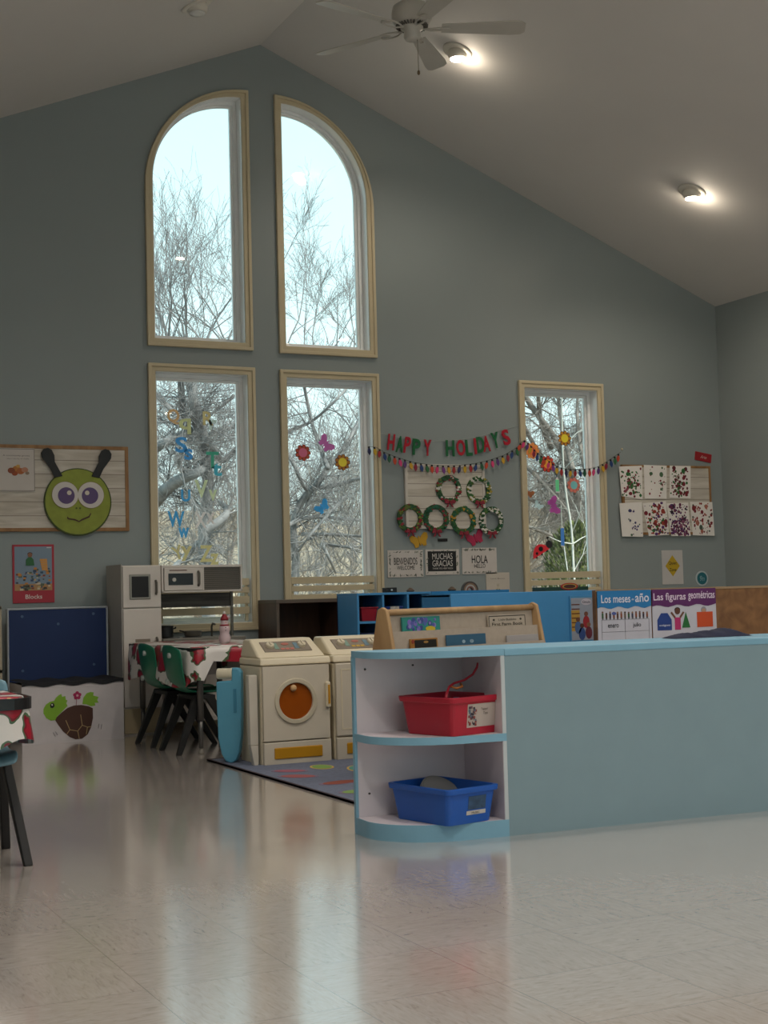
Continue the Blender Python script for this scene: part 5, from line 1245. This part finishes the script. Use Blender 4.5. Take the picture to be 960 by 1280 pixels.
limb_tree('bare_tree', 'lichen-grey bare tree with long slanting limb outside the middle window', 13.4,
  [(.05, [(150, 1250), (170, 1000), (140, 860), (200, 710), (260, 660), (330, 560), (420, 450), (470, 360), (520, 250)]), (.03, [(260, 660), (380, 650), (490, 610), (600, 590)]), (.028, [(90, 450), (150, 520), (200, 650), (240, 690), (200, 800)]), (.028, [(330, 560), (280, 420), (250, 340), (210, 150), (190, 40)]),
   (.024, [(200, 900), (330, 900), (490, 910), (560, 915)]), (.022, [(300, 950), (380, 960), (450, 970)]), (.022, [(300, 950), (340, 1030), (370, 1100)]), (.028, [(90, 870), (230, 800), (480, 830), (560, 820)]), (.022, [(90, 380), (170, 350), (250, 320), (370, 210), (450, 120)]), (.02, [(420, 700), (330, 800), (240, 900), (170, 1000)])],
  [(372, 455, -.4, 1.0, .018), (380, 450, .15, 1.1, .02), (395, 455, -.15, 1.2, .02), (405, 450, .35, 1.1, .02), (420, 455, .05, 1.1, .02), (432, 450, .3, 1.15, .018), (445, 455, -.2, 1.1, .018), (356, 440, .15, 1.5, .02), (352, 330, .5, .75, .012), (460, 450, -.45, 1.1, .016), (380, 430, .3, .9, .01), (410, 430, -.2, .9, .01), (435, 430, .3, .9, .01)], 33, BARKA, (4.131, 330, 450), .9)
limb_tree('bare_tree', 'dark bare tree with parallel leaning stems outside the right window', 14.2,
  [(.06, [(430, 1250), (420, 900), (400, 640), (280, 380), (200, 280), (110, 150), (60, 40)]), (.04, [(260, 440), (200, 300), (190, 170), (180, 40)]), (.03, [(480, 700), (430, 500), (400, 300), (410, 60)]), (.035, [(380, 560), (330, 380), (300, 200), (290, 20)]), (.03, [(90, 700), (180, 740), (260, 790), (400, 860)]), (.03, [(80, 500), (200, 620), (330, 760), (420, 900)]), (.025, [(90, 860), (200, 900), (330, 950)]), (.03, [(90, 280), (160, 420), (260, 560), (400, 700)]), (.025, [(480, 300), (380, 420), (300, 600)])],
  [], 45, mat('776e68', .9, var=.25, scale=9), (4.4125, 630, 460), 1.25)
limb_tree('young_birch', 'thin pale sapling close outside the right window', 11.2,
  [(.014, [(385, 1150), (375, 880), (340, 700), (322, 480), (318, 170), (316, 20)]), (.007, [(378, 900), (400, 850), (432, 760)]), (.007, [(378, 970), (310, 960), (250, 930)]), (.006, [(380, 970), (440, 930), (500, 910)]), (.007, [(350, 1120), (330, 980), (318, 860), (315, 760)]), (.005, [(320, 460), (350, 400), (380, 330)])],
  [], 8, mat('b4b0a8', .8), (4.4125, 630, 460), .12, .1)
# woodland on the rise behind
protos = []
for k, (sd, m) in enumerate(((61, BARK3), (62, BARK2), (63, mat('7e6c5c', .9)))):
    protos.append(tree('woodland_tree', 'bare woodland tree on the slope beyond the yard', (5, 20, 0), [((.2, 0, 1), 2.4, .06, (0, 0, .9)), ((-.5, .2, .9), 2.2, .05, (0, 0, .8)), ((.6, -.2, .8), 2.0, .05, (0, 0, 1.2)), ((0, .3, 1), 2.2, .05, (0, 0, 1.6)), ((-.8, 0, .4), 1.6, .04, (0, 0, 1.)), ((.8, 0, .3), 1.6, .04, (0, 0, .8))], sd, m, 4, .2, .6, grp='bare woodland trees on the slope', trunk=[(0, 0, -.4), (0, 0, .8), (0, 0, 2)]))
rr = random.Random(77); first = [True]*3; cnt = 0
for row, (y0, n_) in enumerate(((18, 8), (22.5, 9), (28, 10))):
    for i in range(n_):
        y = y0+rr.uniform(-1, 1); x = y*(.26+.62*i/(n_-1))+rr.uniform(-.4, .4); k = rr.randint(0, 2)
        o = protos[k] if first[k] else copy_tree(protos[k]); first[k] = False
        d = max(0, y-17); s_ = rr.uniform(.5, .66)*(1 if row == 0 else 1.1)
        o.location = (x, y, -.45+.10*d); o.rotation_euler = (0, 0, rr.uniform(0, 6.28)); o.scale = (s_, s_, s_)
# evergreen shrub outside the right and middle windows
def shrub(loc, w, h, label, seed):
    t = thing('evergreen_shrub', label, 'shrub', loc); r = random.Random(seed); b = MB(); cs = [mat('5c6434', .9), mat('4c542c', .9), mat('6c703c', .9), mat('3e4626', .9)]
    for i in range(5200):
        a = r.uniform(0, 2*PI); u = r.random(); q = (r.random()**.4)*w*math.sqrt(max(.02, 1-(2*u**.8-1)**2 if u > .5 else 1-.25*(1-2*u)**2)); z = u*h
        p = Vector((q*math.cos(a), q*math.sin(a), z)); s_ = r.uniform(.02, .05); d = Vector((math.cos(a)*.6, math.sin(a)*.6, 1)).normalized()
        n_ = d.cross(Vector((r.gauss(0, 1), r.gauss(0, 1), r.gauss(0, 1)))).normalized()*s_*.3
        b.add([p-n_, p+n_, p+d*s_*1.6], [(0, 1, 2)], cs[i % 4])
    b.build('foliage', t); b = MB(); b.tube([(0, 0, -.3), (0, 0, h*.8)], [.04, .015], BARK3, 8); b.build('stem', t)
shrub((8.05, 12.3, -.3), .42, 1.75, 'rounded yellow-green evergreen shrub outside the right window', 1)
shrub((5.72, 11.7, -.3), .3, 1.35, 'small yellow-green conifer in the corner of the middle window', 2)

# ------------------------------------------------------------------ world and colour
w = bpy.data.worlds.new('world'); S.world = w; w.use_nodes = True; nt = w.node_tree; bg = nt.nodes['Background']
tc = nt.nodes.new('ShaderNodeTexCoord'); sp = nt.nodes.new('ShaderNodeSeparateXYZ'); rp = nt.nodes.new('ShaderNodeValToRGB')
nt.links.new(tc.outputs['Generated'], sp.inputs[0]); nt.links.new(sp.outputs[2], rp.inputs[0]); nt.links.new(rp.outputs[0], bg.inputs[0])
rp.color_ramp.elements[0].color = lin('dcebea'); rp.color_ramp.elements[1].color = lin('9fd6e8'); rp.color_ramp.elements[1].position = .6
bg.inputs[1].default_value = 1.22
sl_ = bpy.data.lights.new('sun', 'SUN'); sl_.energy = 5; sl_.angle = math.radians(8); sl_.color = (1, .95, .86)
so = bpy.data.objects.new('sun', sl_); C.objects.link(so); so.rotation_euler = Vector((-.35, .75, -.85)).to_track_quat('-Z', 'Y').to_euler()
S.view_settings.view_transform = 'Standard'; S.view_settings.look = 'None'; S.view_settings.gamma = 1; S.view_settings.use_curve_mapping = False
S.view_settings.exposure = .6
